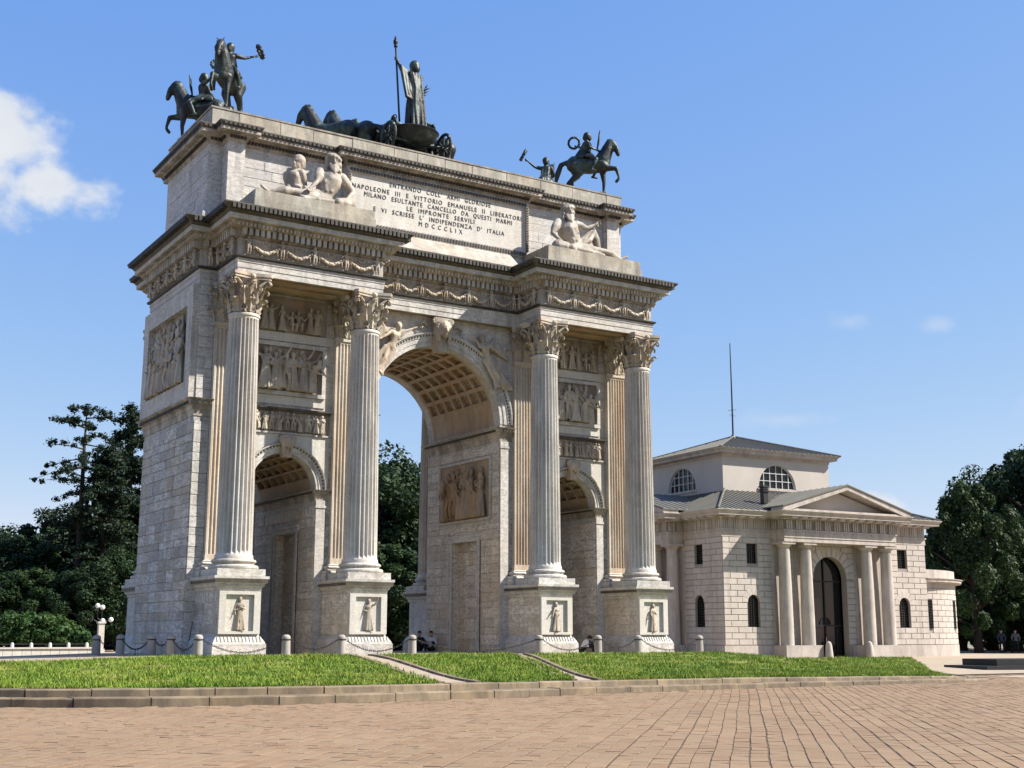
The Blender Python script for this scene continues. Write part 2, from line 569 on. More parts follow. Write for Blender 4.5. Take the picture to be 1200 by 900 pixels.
def link(name, data, parent=None, loc=None, rot=None, scale=None, kind=None):
    o = bpy.data.objects.new(name, data)
    COL.objects.link(o)
    if parent is not None:
        o.parent = parent
    if loc is not None:
        o.location = loc
    if rot is not None:
        o.rotation_euler = rot
    if scale is not None:
        o.scale = scale if not isinstance(scale, (int, float)) else (scale,) * 3
    if kind:
        o['kind'] = kind
    return o


def tag(o, label, cat, group=None):
    o['label'] = label
    o['category'] = cat
    if group:
        o['group'] = group
    return o


def thing(name, label, cat, loc=(0, 0, 0), rz=0.0, group=None):
    o = link(name, None, None, loc, (0, 0, rz))
    o.empty_display_size = 0.3
    return tag(o, label, cat, group)


def struct(name, o):
    o['kind'] = 'structure'
    o.name = name
    return o


def np_mesh(name, verts, faces, mat, smooth=False):
    """numpy arrays: verts (n,3), faces (m,k)"""
    me = bpy.data.meshes.new(name)
    m, k = faces.shape
    me.vertices.add(len(verts))
    me.vertices.foreach_set('co', np.ascontiguousarray(verts, dtype=np.float32).ravel())
    me.loops.add(m * k)
    me.loops.foreach_set('vertex_index', np.ascontiguousarray(faces, dtype=np.int32).ravel())
    me.polygons.add(m)
    me.polygons.foreach_set('loop_start', np.arange(0, m * k, k, dtype=np.int32))
    me.polygons.foreach_set('loop_total', np.full(m, k, dtype=np.int32))
    if smooth:
        me.polygons.foreach_set('use_smooth', np.ones(m, dtype=bool))
    me.update(calc_edges=True)
    me.materials.append(M[mat])
    return me


def remesh(mb, name, mat, voxel, smooth=3, ratio=1.0):
    """melts overlapping solids into one continuous skin"""
    me = mb.mesh(name + '_raw', None)
    o = bpy.data.objects.new(name + '_raw', me)
    COL.objects.link(o)
    r = o.modifiers.new('r', 'REMESH')
    r.mode = 'VOXEL'
    r.voxel_size = voxel
    r.use_smooth_shade = True
    if smooth:
        k = o.modifiers.new('s', 'SMOOTH')
        k.factor = 0.5
        k.iterations = smooth
    if ratio < 1:
        d = o.modifiers.new('d', 'DECIMATE')
        d.ratio = ratio
    dg = bpy.context.evaluated_depsgraph_get()
    out = bpy.data.meshes.new_from_object(o.evaluated_get(dg))
    out.name = name
    bpy.data.objects.remove(o)
    bpy.data.meshes.remove(me)
    out.polygons.foreach_set('use_smooth', [True] * len(out.polygons))
    out.materials.clear()
    out.materials.append(M[mat])
    return out


def courses(u0, u1, z0, z1, h, ln, rand, holes=(), jitter=0.0):
    """ashlar layout: list of (ua, ub, za, zb); holes are callables (za, zb) -> (ua, ub) or None"""
    out = []
    n = max(1, round((z1 - z0) / h))
    hh = (z1 - z0) / n
    zs = [z0 + hh * i + (rand.uniform(-jitter, jitter) * hh if 0 < i < n else 0) for i in range(n + 1)]
    for i in range(n):
        za, zb = zs[i], zs[i + 1]
        spans = [(u0, u1)]
        for hfn in holes:
            r = hfn(za, zb)
            if r is None:
                continue
            nxt = []
            for a, b in spans:
                if r[1] <= a or r[0] >= b:
                    nxt.append((a, b))
                else:
                    if r[0] - a > 0.05:
                        nxt.append((a, r[0]))
                    if b - r[1] > 0.05:
                        nxt.append((r[1], b))
            spans = nxt
        for a, b in spans:
            cuts = [a]
            x = u0 + (0.5 if i % 2 else 0.0) * ln + (rand.uniform(-jitter, jitter) * ln * 1.5)
            while x < b - 0.3 * ln:
                if x > a + 0.3 * ln:
                    cuts.append(x)
                x += ln * (1 + rand.uniform(-jitter, jitter) * 1.5)
            cuts.append(b)
            out += [(cuts[k], cuts[k + 1], za, zb) for k in range(len(cuts) - 1)]
    return out


def block(mb, P, ua, ub, za, zb, gap, d0, d1, ch):
    """one dressed stone between depth d0 (back) and d1 (face), chamfered"""
    g = gap / 2
    a, b, c, d = ua + g, ub - g, za + g, zb - g
    vs = [P(a, c, d0), P(b, c, d0), P(b, d, d0), P(a, d, d0),
          P(a, c, d1 - ch), P(b, c, d1 - ch), P(b, d, d1 - ch), P(a, d, d1 - ch),
          P(a + ch, c + ch, d1), P(b - ch, c + ch, d1), P(b - ch, d - ch, d1), P(a + ch, d - ch, d1)]
    fs = [(0, 1, 5, 4), (1, 2, 6, 5), (2, 3, 7, 6), (3, 0, 4, 7), (4, 5, 9, 8), (5, 6, 10, 9), (6, 7, 11, 10), (7, 4, 8, 11), (8, 9, 10, 11)]
    return mb.add(vs, fs)


def arc(cx, cz, r, a0, a1, n):
    return [(cx + r * math.cos(a0 + (a1 - a0) * i / n), cz + r * math.sin(a0 + (a1 - a0) * i / n)) for i in range(n + 1)]

# ------------------------------------------------------------------ figures (carved, cast and living)
def V(*a):
    return Vector(a)


def human(mb, pel=(0, 0, .95), chest=(0, 0, 1.32), head=(0, -.02, 1.66), face=(0, -1, 0),
          ls=None, le=(.30, -.02, 1.16), lh=(.26, -.16, .95), rs=None, re=(-.30, -.02, 1.16), rh=(-.26, -.16, .95),
          lk=(.11, -.04, .50), la=(.11, .02, .08), rk=(-.11, -.04, .50), ra=(-.11, .02, .08), lf=None, rf=None,
          side=(1, 0, 0), muscle=1.0, hair=0.0, beard=False, fingers=False, helmet=False, robe=0.0, sleeves=False, hs=1.0):
    """an adult 1.8 m tall; +x is the figure's left as it faces -y"""
    pel, chest, head, face, side = V(*pel), V(*chest), V(*head), V(*face).normalized(), V(*side).normalized()
    up = (chest - pel).normalized()
    waist = pel.lerp(chest, .45)
    ls = V(*ls) if ls else chest + side * .19 + up * .10
    rs = V(*rs) if rs else chest - side * .19 + up * .10
    neck = chest + up * .17
    c = mb.cap
    c(pel + side * .07, .125, pel - side * .07, .125)
    c(pel, .145, waist, .125 * muscle)
    c(waist, .125 * muscle, chest, .155 * muscle)
    c(ls - side * .04, .085, rs + side * .04, .085)
    c(chest + side * .075 + face * .07 + up * .02, .085 * muscle, chest - side * .075 + face * .07 + up * .02, .085 * muscle)
    c(neck, .066 * hs, head - up * .06 * hs, .060 * hs)
    hu = V(0, 0, 1) if abs(face.z) < .9 else up
    def hc(a, ra, b, rb):
        c(head + a * hs, ra * hs, head + b * hs, rb * hs)
    hc(-hu * .045 + face * .02, .078, hu * .04 - face * .012, .098)
    hc(face * .10 + hu * .012, .016, face * .112 - hu * .03, .021)          # nose
    hc(face * .085 + hu * .035 + side * .035, .020, face * .085 + hu * .035 - side * .035, .020)   # brow
    hc(face * .08 - hu * .085, .035, face * .06 - hu * .10, .03)            # chin
    for sg in (1, -1):
        hc(side * sg * .09 + hu * .01, .022, side * sg * .088 - hu * .03, .016)   # ear
    if hair:
        hc(hu * .05 - face * .03, .10 + .02 * hair, -face * .07 - hu * .02 * hair, .08 + .02 * hair)
        hc(-face * .07, .075, -face * .05 - hu * .15 * hair, .055)
    if beard:
        for k in range(-2, 3):
            w = .030 * k
            hc(face * (.085 - .012 * abs(k)) - hu * .085 + side * w * 1.2, .034, face * (.115 - .012 * abs(k)) - hu * (.215 - .025 * abs(k)) + side * w, .022)
        for k in range(13):
            a = k * 2 * PI / 13
            z1 = .075 if math.sin(a) > .2 else .02
            hc(hu * .10 + side * .085 * math.cos(a) + face * .075 * math.sin(a), .040, hu * z1 + side * .125 * math.cos(a) + face * .095 * math.sin(a), .034)
        for k in range(5):
            for sg in (1, -1):
                hc(side * sg * .105 + hu * (.04 - .05 * k) - face * .02, .042, side * sg * .125 + hu * (.02 - .05 * k) + face * (.02 * (k % 2)), .032)
    if helmet:
        c(head + hu * .05, .118, head + hu * .07 - face * .01, .105)
        c(head + hu * .19 + face * .06, .025, head + hu * .14 - face * .14, .04)
    for s0, e0, h0, sg in ((ls, V(*le), V(*lh), 1), (rs, V(*re), V(*rh), -1)):
        k = 1.35 if sleeves else 1.0
        c(s0, .066 * muscle * k, s0.lerp(e0, .45), .064 * muscle * k)
        c(s0.lerp(e0, .45), .064 * muscle * k, e0, .049 * k)
        c(e0, .049 * k, e0.lerp(h0, .35), .050 * k)
        c(e0.lerp(h0, .35), .050 * k, h0, .034)
        d = (h0 - e0).normalized()
        c(h0, .036, h0 + d * .07, .040)
        if fingers:
            w = d.cross(face if abs(d.dot(face)) < .85 else up).normalized()
            for q in range(4):
                b = h0 + d * .08 + w * (.03 * (q - 1.5))
                c(b, .0125, b + d * (.045 + .012 * (1.5 - abs(q - 1.2))) + face * .02, .011)
                c(b + d * .05 + face * .02, .011, b + d * .07 + face * .05, .009)
            c(h0 + d * .03 + w * .045 * sg, .014, h0 + d * .07 + w * .075 * sg + face * .03, .011)
        else:
            c(h0 + d * .07, .036, h0 + d * .13 + face * .02, .022)
    for sg, k0, a0, f0 in ((1, V(*lk), V(*la), lf), (-1, V(*rk), V(*ra), rf)):
        h = pel + side * .10 * sg - up * .03
        c(h, .105 * muscle, k0, .068)
        c(k0, .068, k0.lerp(a0, .35), .066 * muscle)
        c(k0.lerp(a0, .35), .066 * muscle, a0, .040)
        f0 = V(*f0) if f0 else a0 + V(face.x, face.y, 0) * .17 + V(0, 0, -.045)
        c(a0 - (f0 - a0) * .25, .042, f0, .034)
    if robe:
        for k in range(13):
            a = 2 * PI * k / 13
            wob = .05 * math.sin(5 * k * 1.7)
            top = waist + V(.12 * math.cos(a), .10 * math.sin(a), 0)
            mid = V(pel.x + (.17 + wob * .5) * math.cos(a), pel.y + (.14 + wob * .5) * math.sin(a), .62)
            bot = V(pel.x + (.24 * robe + wob) * math.cos(a), pel.y + (.19 * robe + wob) * math.sin(a), .05)
            c(top, .05, mid, .055)
            c(mid, .055, bot, .06)
        for k in range(4):                                           # cloak falling over a shoulder
            c(ls.lerp(rs, k / 6) - face * .06, .05, waist + side * (.12 - .1 * k) + face * .08, .045)
    return mb


def drape(mb, pts, r, folds=3, spread=.06, axis=(1, 0, 0)):
    ax = V(*axis)
    for k in range(folds):
        o = ax * ((k - (folds - 1) / 2) * spread)
        for a, b in zip(pts[:-1], pts[1:]):
            mb.cap(V(*a) + o, r * (1 + .2 * math.sin(k * 3)), V(*b) + o * 1.25, r)


def horse_body(mb):
    c = mb.cap
    c((.50, 0, 1.30), .345, (.05, 0, 1.25), .34)
    c((.05, 0, 1.25), .34, (-.56, 0, 1.33), .36)
    c((.60, 0, 1.34), .29, (.66, 0, 1.18), .22)
    c((.56, 0, 1.46), .33, (.76, 0, 1.86), .25)
    c((.76, 0, 1.86), .25, (.89, 0, 2.16), .17)
    c((.94, 0, 2.18), .15, (1.10, 0, 1.99), .125)
    c((1.10, 0, 1.99), .125, (1.19, 0, 1.70), .09)
    c((.98, 0, 2.06), .15, (1.09, 0, 1.92), .12)
    c((1.19, 0, 1.70), .09, (1.20, 0, 1.66), .075)
    for sg in (1, -1):
        c((.90, .065 * sg, 2.26), .04, (.93, .08 * sg, 2.40), .014)
        c((1.08, .095 * sg, 2.07), .03, (1.10, .093 * sg, 2.05), .025)
    for k in range(9):                                               # mane
        t = k / 8
        x, z = .56 + .34 * t, 1.74 + .54 * t
        c((x - .08, .03 * math.sin(k * 2), z + .02), .07, (x - .17, .07 * math.sin(k * 2.3), z - .10), .055)
    c((.97, 0, 2.30), .045, (1.08, 0, 2.18), .03)
    c((-.86, 0, 1.45), .09, (-1.12, 0, 1.34), .10)                   # tail
    c((-1.12, 0, 1.34), .10, (-1.26, 0, .95), .12)
    c((-1.26, 0, .95), .12, (-1.36, 0, .48), .05)
    for sg, raised in ((1, False), (-1, True)):
        y = .17 * sg
        if raised:
            J = [(.62, y, 1.16, .17), (.78, y, 1.05, .13), (1.12, y, 1.02, .085), (1.22, y, .66, .052), (1.20, y, .56, .062), (1.12, y, .47, .07)]
        else:
            J = [(.55, y, 1.16, .17), (.56, y, .92, .12), (.60, y, .58, .08), (.58, y, .18, .05), (.60, y, .12, .06), (.66, y, .05, .078)]
        for p, q in zip(J[:-1], J[1:]):
            c(p[:3], p[3], q[:3], q[3])
    for sg, fw in ((1, .0), (-1, .16)):
        y = .18 * sg
        J = [(-.60, y, 1.28, .25), (-.48 + fw, y * 1.05, .93, .16), (-.84 + fw, y, .60, .09), (-.80 + fw, y, .20, .055), (-.77 + fw, y, .13, .062), (-.70 + fw, y, .05, .078)]
        for p, q in zip(J[:-1], J[1:]):
            c(p[:3], p[3], q[:3], q[3])
    return mb


def fig_mesh(name, mat, voxel, ratio, smooth=1, **kw):
    return remesh(human(MB(), **kw), name, mat, voxel, smooth, ratio)


RV, RR = .027, .28
FIG = [
    fig_mesh('robed_a', 'carved', RV, RR, robe=1.0, hair=1, lh=(.05, -.22, 1.25), le=(.27, -.1, 1.15)),
    fig_mesh('robed_b', 'carved', RV, RR, robe=1.1, hair=1, le=(.38, -.12, 1.5), lh=(.52, -.16, 1.75), rh=(-.12, -.2, 1.1), head=(.03, -.03, 1.66)),
    fig_mesh('soldier', 'carved', RV, RR, helmet=True, muscle=1.1, le=(.36, -.08, 1.2), lh=(.40, -.2, 1.42), rk=(-.16, -.12, .52), ra=(-.2, .0, .08), lk=(.16, -.02, .5), la=(.2, .06, .08)),
    fig_mesh('bending', 'carved', RV, RR, robe=.8, hair=1, pel=(0, .02, .85), chest=(.20, -.1, 1.13), head=(.36, -.16, 1.38), le=(.5, -.2, .98), lh=(.62, -.22, .8), re=(.24, -.25, .92), rh=(.5, -.3, .82)),
    fig_mesh('robed_c', 'carved', RV, RR, robe=1.2, hair=1.4, head=(-.05, -.02, 1.66), re=(-.34, -.1, 1.22), rh=(-.5, -.2, 1.0), lh=(.1, -.22, 1.05)),
    fig_mesh('seated', 'carved', RV, RR, robe=0, hair=1, pel=(0, .05, .55), chest=(-.02, .03, .92), head=(-.02, 0, 1.26), lk=(.16, -.38, .55), la=(.15, -.34, .08), rk=(-.14, -.36, .52), ra=(-.18, -.25, .08), le=(.32, -.1, .78), lh=(.5, -.2, .95)),
]
PUTTO = fig_mesh('putto', 'carved', RV, .28, hair=1.2, muscle=1.45, hs=1.35, le=(.36, -.06, 1.42), lh=(.52, -.1, 1.24), re=(-.36, -.06, 1.42), rh=(-.52, -.1, 1.24), lk=(.13, -.1, .5), la=(.10, .02, .08))


def victory_mesh():
    mb = MB()
    human(mb, hair=1.2, pel=(0, 0, .95), chest=(-.12, -.02, 1.30), head=(-.26, -.06, 1.62), le=(.22, -.1, 1.3), lh=(.42, -.14, 1.18), re=(-.46, -.08, 1.48), rh=(-.78, -.12, 1.62),
          lk=(.28, -.1, .55), la=(.62, .0, .22), rk=(.12, -.04, .50), ra=(.42, .02, .12), side=(.95, 0, .25))
    for k in range(7):
        a = .25 + k * .13
        mb.cap((.02 + .03 * k, -.02, .95), .06, (.45 + .12 * math.cos(a * 3), .0, .25 - .12 * k * .3), .06)
        mb.cap((.05, .06, 1.35), .05, (.35 + .09 * k, .10, 1.72 - .11 * k), .055)
    drape(mb, [(.1, -.02, .95), (.4, 0, .55), (.85, .02, .05)], .06, 4, .09)
    return remesh(mb, 'victory', 'carved', .026, 1, .4)


VICTORY = victory_mesh()
HORSE_RELIEF = None


def relief_head():
    mb = MB()
    mb.cap((0, 0, .0), .30, (0, -.02, .22), .34)
    mb.cap((0, -.33, .10), .06, (0, -.37, -.02), .075)
    mb.cap((-.12, -.28, .14), .05, (.12, -.28, .14), .05)
    mb.cap((0, -.26, -.2), .12, (0, -.22, -.27), .10)
    for k in range(14):
        a = PI * (k / 13) * 1.35 - .55
        mb.cap((.36 * math.cos(a), -.05, .12 + .36 * math.sin(a)), .10, (.45 * math.cos(a), .04, .08 + .42 * math.sin(a)), .09)
    for sg in (1, -1):
        mb.cap((.36 * sg, -.02, 0), .10, (.34 * sg, .0, -.42), .08)
        mb.cap((.30 * sg, -.06, -.1), .07, (.22 * sg, -.04, -.5), .06)
    return remesh(mb, 'keystone_head', 'carved', .026, 1, .5)


HEAD = relief_head()

# ------------------------------------------------------------------ the triumphal arch
A, B, YC, YW, YM = 9.95, 4.567, 1.15, 3.0, 6.485
YB = 2 * YM - YW
CA = 7.26                                                            # centre of a side arch
RC, ZC = 3.3, 10.42                                                  # central arch: radius, springing
RS, ZS = 1.45, 6.82                                                  # side arches
arch = thing('triumphal_arch', 'huge weathered white marble triumphal arch with three passages and fluted columns', 'arch')


def mirror(poly):
    """closed plan of a quarter front run mirrored front to back and left to right (counter-clockwise)"""
    front = poly + [(-x, y) for x, y in reversed(poly)]
    return front + [(x, 2 * YM - y) for x, y in reversed(front)]


ENT = mirror([(-11.23, 3.04), (-10.47, 3.04), (-10.47, .636), (-4.044, .636), (-4.044, 2.57)])
ATT = mirror([(-10.95, 3.62), (-10.33, 3.62), (-10.33, 2.92), (-9.58, 2.92), (-9.58, 3.30), (-4.85, 3.30), (-4.85, 2.97)])

# -- core of the walls
lower = MB()
for sx in (1, -1):
    def bx(mb, x0, x1, *r):
        a, b = sorted((sx * x0, sx * x1))
        mb.box(a, b, *r)
    pier = MB()
    bx(pier, 3.72, 5.39, YW, YB, 0, 5.6)
    for xa, xb in ((3.3, 3.72), (5.39, 5.81)):
        bx(pier, xa, xb, YW, 4.95, 0, 5.6)
        bx(pier, xa, xb, 7.35, YB, 0, 5.6)
        bx(pier, xa, xb, 4.95, 7.35, 5.15, 5.6)
    inner = pier.obj('pier', 'warmashlar', arch)
    if sx > 0:
        inner_pier = inner
    pier = MB()
    bx(pier, 8.71, 10.47, YW, YB, 0, 5.6)
    bx(pier, 10.47, 11.2, 3.04, 2 * YM - 3.04, 0, 15.05)
    outer_pier = pier.obj('pier', 'ashlar', arch)
    if sx < 0:
        side_wall = outer_pier
    else:
        right_pier = outer_pier
cut = 0.24
outline = [(-10.47, 5.6)]
outline += [(-8.71, 5.6), (-8.71, ZS)] + arc(-CA, ZS, RS + cut, PI, 0, 24) + [(-5.81, ZS), (-5.81, 5.6)]
outline += [(-3.3, 5.6), (-3.3, ZC)] + arc(0, ZC, RC + cut, PI, 0, 40) + [(3.3, ZC), (3.3, 5.6)]
outline += [(5.81, 5.6), (5.81, ZS)] + arc(CA, ZS, RS + cut, PI, 0, 24) + [(8.71, ZS), (8.71, 5.6)]
outline += [(10.47, 5.6), (10.47, 15.05), (-10.47, 15.05)]
upper = MB().plate([outline], lambda u, z, d: (u, d, z), YW, YB).obj('upper_wall', 'marble', arch)


# -- ashlar facing
arand = random.Random(11)


def rect_hole(u0, u1, z0, z1):
    return lambda za, zb: (u0, u1) if (zb > z0 + .02 and za < z1 - .02) else None


def ashlar_parts(parent, lay, P, mat, face=.03, gap=.022, name='block'):
    for q in lay:
        mb = MB()
        block(mb, P, *q, gap, -.02, face + arand.uniform(-.008, .012), .008)
        mb.obj(name, mat, parent)


def ashlar_mass(parent, lay, P, mat, face=.025, gap=.022, name='ashlar_facing', mb=None):
    own = mb is None
    mb = mb or MB()
    for q in lay:
        block(mb, P, *q, gap, -.02, face + arand.uniform(-.008, .012), .008)
    if own:
        return mb.obj(name, mat, parent, kind='stuff')


ashlar_parts(side_wall, courses(3.04, 9.93, 0.0, 9.3, .42, 1.15, arand, (), .22), lambda u, z, d: (-11.2 - d, u, z), 'ashlar')
inner_wall = inner_pier
ashlar_parts(inner_wall, courses(3.04, 9.93, 0.0, 9.5, .40, 1.25, arand, (rect_hole(4.65, 7.65, 0, 5.45), rect_hole(3.62, 8.7, 6.05, 9.05)), .2),
             lambda u, z, d: (3.3 - d, u, z), 'warmashlar')
mass = MB()
for u0, u1, z0, z1, hol in ((3.04, 9.93, 0, 6.15, (rect_hole(4.65, 7.65, 0, 5.45),)),):
    ashlar_mass(None, courses(u0, u1, z0, z1, .44, 1.15, arand, hol, .2), lambda u, z, d: (-5.81 - d, u, z), 'warmashlar', mb=mass)
    ashlar_mass(None, courses(u0, u1, z0, z1, .44, 1.15, arand, (), .2), lambda u, z, d: (8.71 - d, u, z), 'warmashlar', mb=mass)
    ashlar_mass(None, courses(u0, u1, z0, z1, .44, 1.15, arand, hol, .2), lambda u, z, d: (-3.3 + d, u, z), 'warmashlar', mb=mass)
mass.obj('ashlar_facing', 'warmashlar', arch, kind='stuff')
mass, mass2 = MB(), MB()
for sx in (1, -1):
    for u0, u1, z0, z1 in ((3.3, 5.81, 0, 6.15), (3.98, 5.81, 6.9, 9.4), (8.71, 10.47, 0, 6.15)):
        a, b = sorted((sx * u0, sx * u1))
        hol = [lambda za, zb, c=sx * k: (c - .6, c + .6) for k in (A, B)]
        hol.append(lambda za, zb: (sx * CA - (RS + .5), sx * CA + (RS + .5)) if za > 6.5 else None)
        ashlar_mass(None, courses(a, b, z0, z1, .44, .8, arand, hol, .2), lambda u, z, d: (u, YW - d, z), 'ashlar', mb=mass)
    a, b = sorted((sx * 10.55, sx * 11.2))
    ashlar_mass(None, courses(a, b, 0, 9.3, .42, .8, arand, (), .2), lambda u, z, d: (u, 3.04 - d, z), 'ashlar', mb=mass2)
    ashlar_mass(None, courses(a, b, 10.25, 15, .44, .8, arand, (), .2), lambda u, z, d: (u, 3.04 - d, z), 'ashlar', mb=mass2)
    ashlar_mass(None, courses(a, b, 0, 15, .42, .8, arand, (), .2), lambda u, z, d: (u, 2 * YM - 3.04 + d, z), 'ashlar', mb=mass2)
mass.obj('ashlar_facing', 'ashlar', arch, kind='stuff')
mass2.obj('ashlar_facing', 'atticashlar', arch, kind='stuff')  # narrow returns in paler stone, so colour strengthens their sunlit stripe

# -- string courses and imposts
IMPOST = [(-.05, -.62), (.03, -.60), (.05, -.40), (.09, -.36), (.10, -.22), (.20, -.19), (.22, -.08), (.30, -.02), (.31, 0), (-.05, .02)]
for path, z, sc in (
        ([(-10.47, 9.93), (-11.2, 9.93), (-11.2, 3.04), (-10.5, 3.04)], 10.2, 1.15), ([(10.5, 3.04), (11.2, 3.04), (11.2, 9.93), (10.47, 9.93)], 10.2, 1.15),
        ([(3.98, YB), (3.3, YB), (3.3, YW), (3.98, YW)], 10.24, 1.0), ([(-3.98, YW), (-3.3, YW), (-3.3, YB), (-3.98, YB)], 10.24, 1.0),
        ([(9.32, YB), (8.71, YB), (8.71, YW), (9.32, YW)], 6.80, .72), ([(5.18, YW), (5.81, YW), (5.81, YB), (5.18, YB)], 6.80, .72),
        ([(-9.32, YW), (-8.71, YW), (-8.71, YB), (-9.32, YB)], 6.80, .72), ([(-5.18, YB), (-5.81, YB), (-5.81, YW), (-5.18, YW)], 6.80, .72)):
    o = MB().sweep(path, [(p * sc, z + q * sc) for p, q in IMPOST], False).obj('impost_cornice', 'cornice', arch)
    eggs = MB()
    for (xa, ya), (xb, yb) in zip(path[:-1], path[1:]):
        L = math.hypot(xb - xa, yb - ya)
        dx, dy = (xb - xa) / L, (yb - ya) / L
        n = int(L / (.17 * sc))
        for k in range(n):
            t = (k + .5) / n * L
            px_, py_ = xa + dx * t + dy * .20 * sc, ya + dy * t - dx * .20 * sc
            w = .05 * sc
            eggs.box(px_ - w, px_ + w, py_ - w, py_ + w, z - .19 * sc, z - .09 * sc)
    eggs.obj('egg_moulding', 'crust', o, kind='stuff')
for sx in (1, -1):                                                   # flat strips below the imposts
    for x0, x1, zt in ((3.3, 3.72, 9.62), (5.40, 5.81, 6.36), (8.71, 9.1, 6.36)):
        a, b = sorted((sx * x0, sx * x1))
        MB().box(a, b, YW - .075, YW - .03, 0, zt).box(a - .03, b + .03, YW - .11, YW - .03, zt - .32, zt - .22).obj('jamb_strip', 'marble', arch)

# -- doorways and niche frames in the passage walls
for xw, s in ((3.3, -1), (-3.3, 1), (5.81, 1), (-5.81, -1)):
    f = MB()
    for y0, y1, z0, z1 in ((4.65, 4.95, 0, 5.15), (7.35, 7.65, 0, 5.15), (4.65, 7.65, 5.15, 5.45)):
        a, b = sorted((xw + s * .07, xw - s * .02))
        f.box(a, b, y0, y1, z0, z1)
        a, b = sorted((xw + s * .11, xw + s * .03))
        if z0 == 0:
            f.box(a, b, (y0 if y0 < 5 else y1 - .08), (y0 + .08 if y0 < 5 else y1), 0, 5.15)
        else:
            f.box(a, b, y0 - .02, y1 + .02, z1 - .1, z1 + .03)
    o = f.obj('doorway_frame', 'marble', arch)
    lay = courses(4.95, 7.35, 0, 5.15, .5, 1.0, arand, (), .2)
    xb = xw - s * .42
    ashlar_mass(o, lay, lambda u, z, d, xb=xb, s=s: (xb + s * d, u, z), 'warmashlar', .02, name='niche_facing')


# -- arches
def arc_sweep(mb, cx, zc, prof, n, a0=0.0, a1=PI):
    k = len(prof)
    vs = []
    for i in range(n + 1):
        a = a0 + (a1 - a0) * i / n
        vs += [(cx + r * math.cos(a), y, zc + r * math.sin(a)) for r, y in prof]
    fs = [(i * k + q, (i + 1) * k + q, (i + 1) * k + (q + 1) % k, i * k + (q + 1) % k) for i in range(n) for q in range(k)]
    fs += [tuple(range(k)), tuple(n * k + q for q in reversed(range(k)))]
    return mb.add(vs, fs)


for cx, zc, R_, w, n, rows, cols in ((0, ZC, RC, .62, 48, 11, 7), (CA, ZS, RS, .40, 28, 7, 7), (-CA, ZS, RS, .40, 28, 7, 7)):
    for yf, s in ((YW, -1), (YB, 1)):
        prof = [(R_, yf - s * .55), (R_, yf + s * .02), (R_ + .3 * w, yf + s * .02), (R_ + .3 * w, yf + s * .05), (R_ + .62 * w, yf + s * .05), (R_ + .62 * w, yf + s * .08),
                (R_ + .82 * w, yf + s * .10), (R_ + .9 * w, yf + s * .17), (R_ + w, yf + s * .18), (R_ + w, yf - s * .02), (R_ + cut + .02, yf - s * .02), (R_ + cut + .02, yf - s * .55)]
        o = arc_sweep(MB(), cx, zc, prof, n).obj('archivolt', 'marble', arch, 'auto')
        eggs = MB()
        m = int(PI * (R_ + .75 * w) / .15)
        for k in range(m):
            a = PI * (k + .5) / m
            r = R_ + .76 * w
            c_, s_ = math.cos(a), math.sin(a)
            eggs.ball((cx + r * c_, yf + s * .085, zc + r * s_), .052, 5, 4)
        if s < 0:
            eggs.obj('egg_moulding', 'soot', o, kind='stuff')
    y0, y1 = YW + .55, YB - .55
    rib = .045 * R_ + .05
    vb = MB()
    a_lo = math.radians(20)
    arc_sweep(vb, cx, zc, [(R_, y0), (R_, y1), (R_ + cut + .01, y1), (R_ + cut + .01, y0)], 8, 0, a_lo)
    arc_sweep(vb, cx, zc, [(R_, y0), (R_, y1), (R_ + cut + .01, y1), (R_ + cut + .01, y0)], 8, PI - a_lo, PI)
    for j in range(cols + 1):
        yc_ = y0 + rib / 2 + (y1 - y0 - rib) * j / cols
        arc_sweep(vb, cx, zc, [(R_ + .01, yc_ - rib / 2), (R_ + .01, yc_ + rib / 2), (R_ + cut + .01, yc_ + rib / 2), (R_ + cut + .01, yc_ - rib / 2)], n, a_lo, PI - a_lo)
    for i in range(rows + 1):
        am = a_lo + (PI - 2 * a_lo) * i / rows
        da = rib / 2 / R_
        arc_sweep(vb, cx, zc, [(R_, y0), (R_, y1), (R_ + cut + .01, y1), (R_ + cut + .01, y0)], 2, am - da, am + da)
    vault = vb.obj('coffered_vault', 'vault', arch)
    ros = MB()
    for i in range(rows):
        am = a_lo + (PI - 2 * a_lo) * (i + .5) / rows
        for j in range(cols):
            yc_ = y0 + rib / 2 + (y1 - y0 - rib) * (j + .5) / cols
            r = R_ + cut - .02
            q = .10 * R_ / 3.3 + .03
            ros.ball((cx + r * math.cos(am), yc_, zc + r * math.sin(am)), q, 6, 4)
            for k in range(5):
                b = 2 * PI * k / 5
                t1, t2 = q * 1.2 * math.cos(b), q * 1.2 * math.sin(b)
                ros.ball((cx + r * math.cos(am) - t2 * math.sin(am), yc_ + t1, zc + r * math.sin(am) + t2 * math.cos(am)), q * .62, 5, 4)
    ros.obj('rosette_field', 'vault', vault, kind='stuff')


# -- keystones
def keystone(cx, z0, z1, w, depth, hs):
    mb = MB()
    mb.plate([[(cx - w * .7, z0), (cx + w * .7, z0), (cx + w, z1), (cx - w, z1)]], lambda u, z, d: (u, YW - d, z), -.05, depth)
    for s in (-1, 1):
        for k in range(8):
            a = k / 8 * 2 * PI
            mb.cap((cx + s * w * .95, YW - depth - .02, z1 - .2), .06, (cx + s * w * .95 + .12 * math.cos(a), YW - depth - .03, z1 - .2 + .12 * math.sin(a)), .05, 6)
        mb.cap((cx + s * w * .85, YW - depth, z1 - .3), .07, (cx + s * w * .6, YW - depth, z0 + .1), .05, 6)
    o = mb.obj('keystone', 'carved', arch)
    link('carved_head', HEAD, o, (cx, YW - depth - .06 * hs, (z0 + z1) / 2 + .12 * hs), None, hs)
    return o


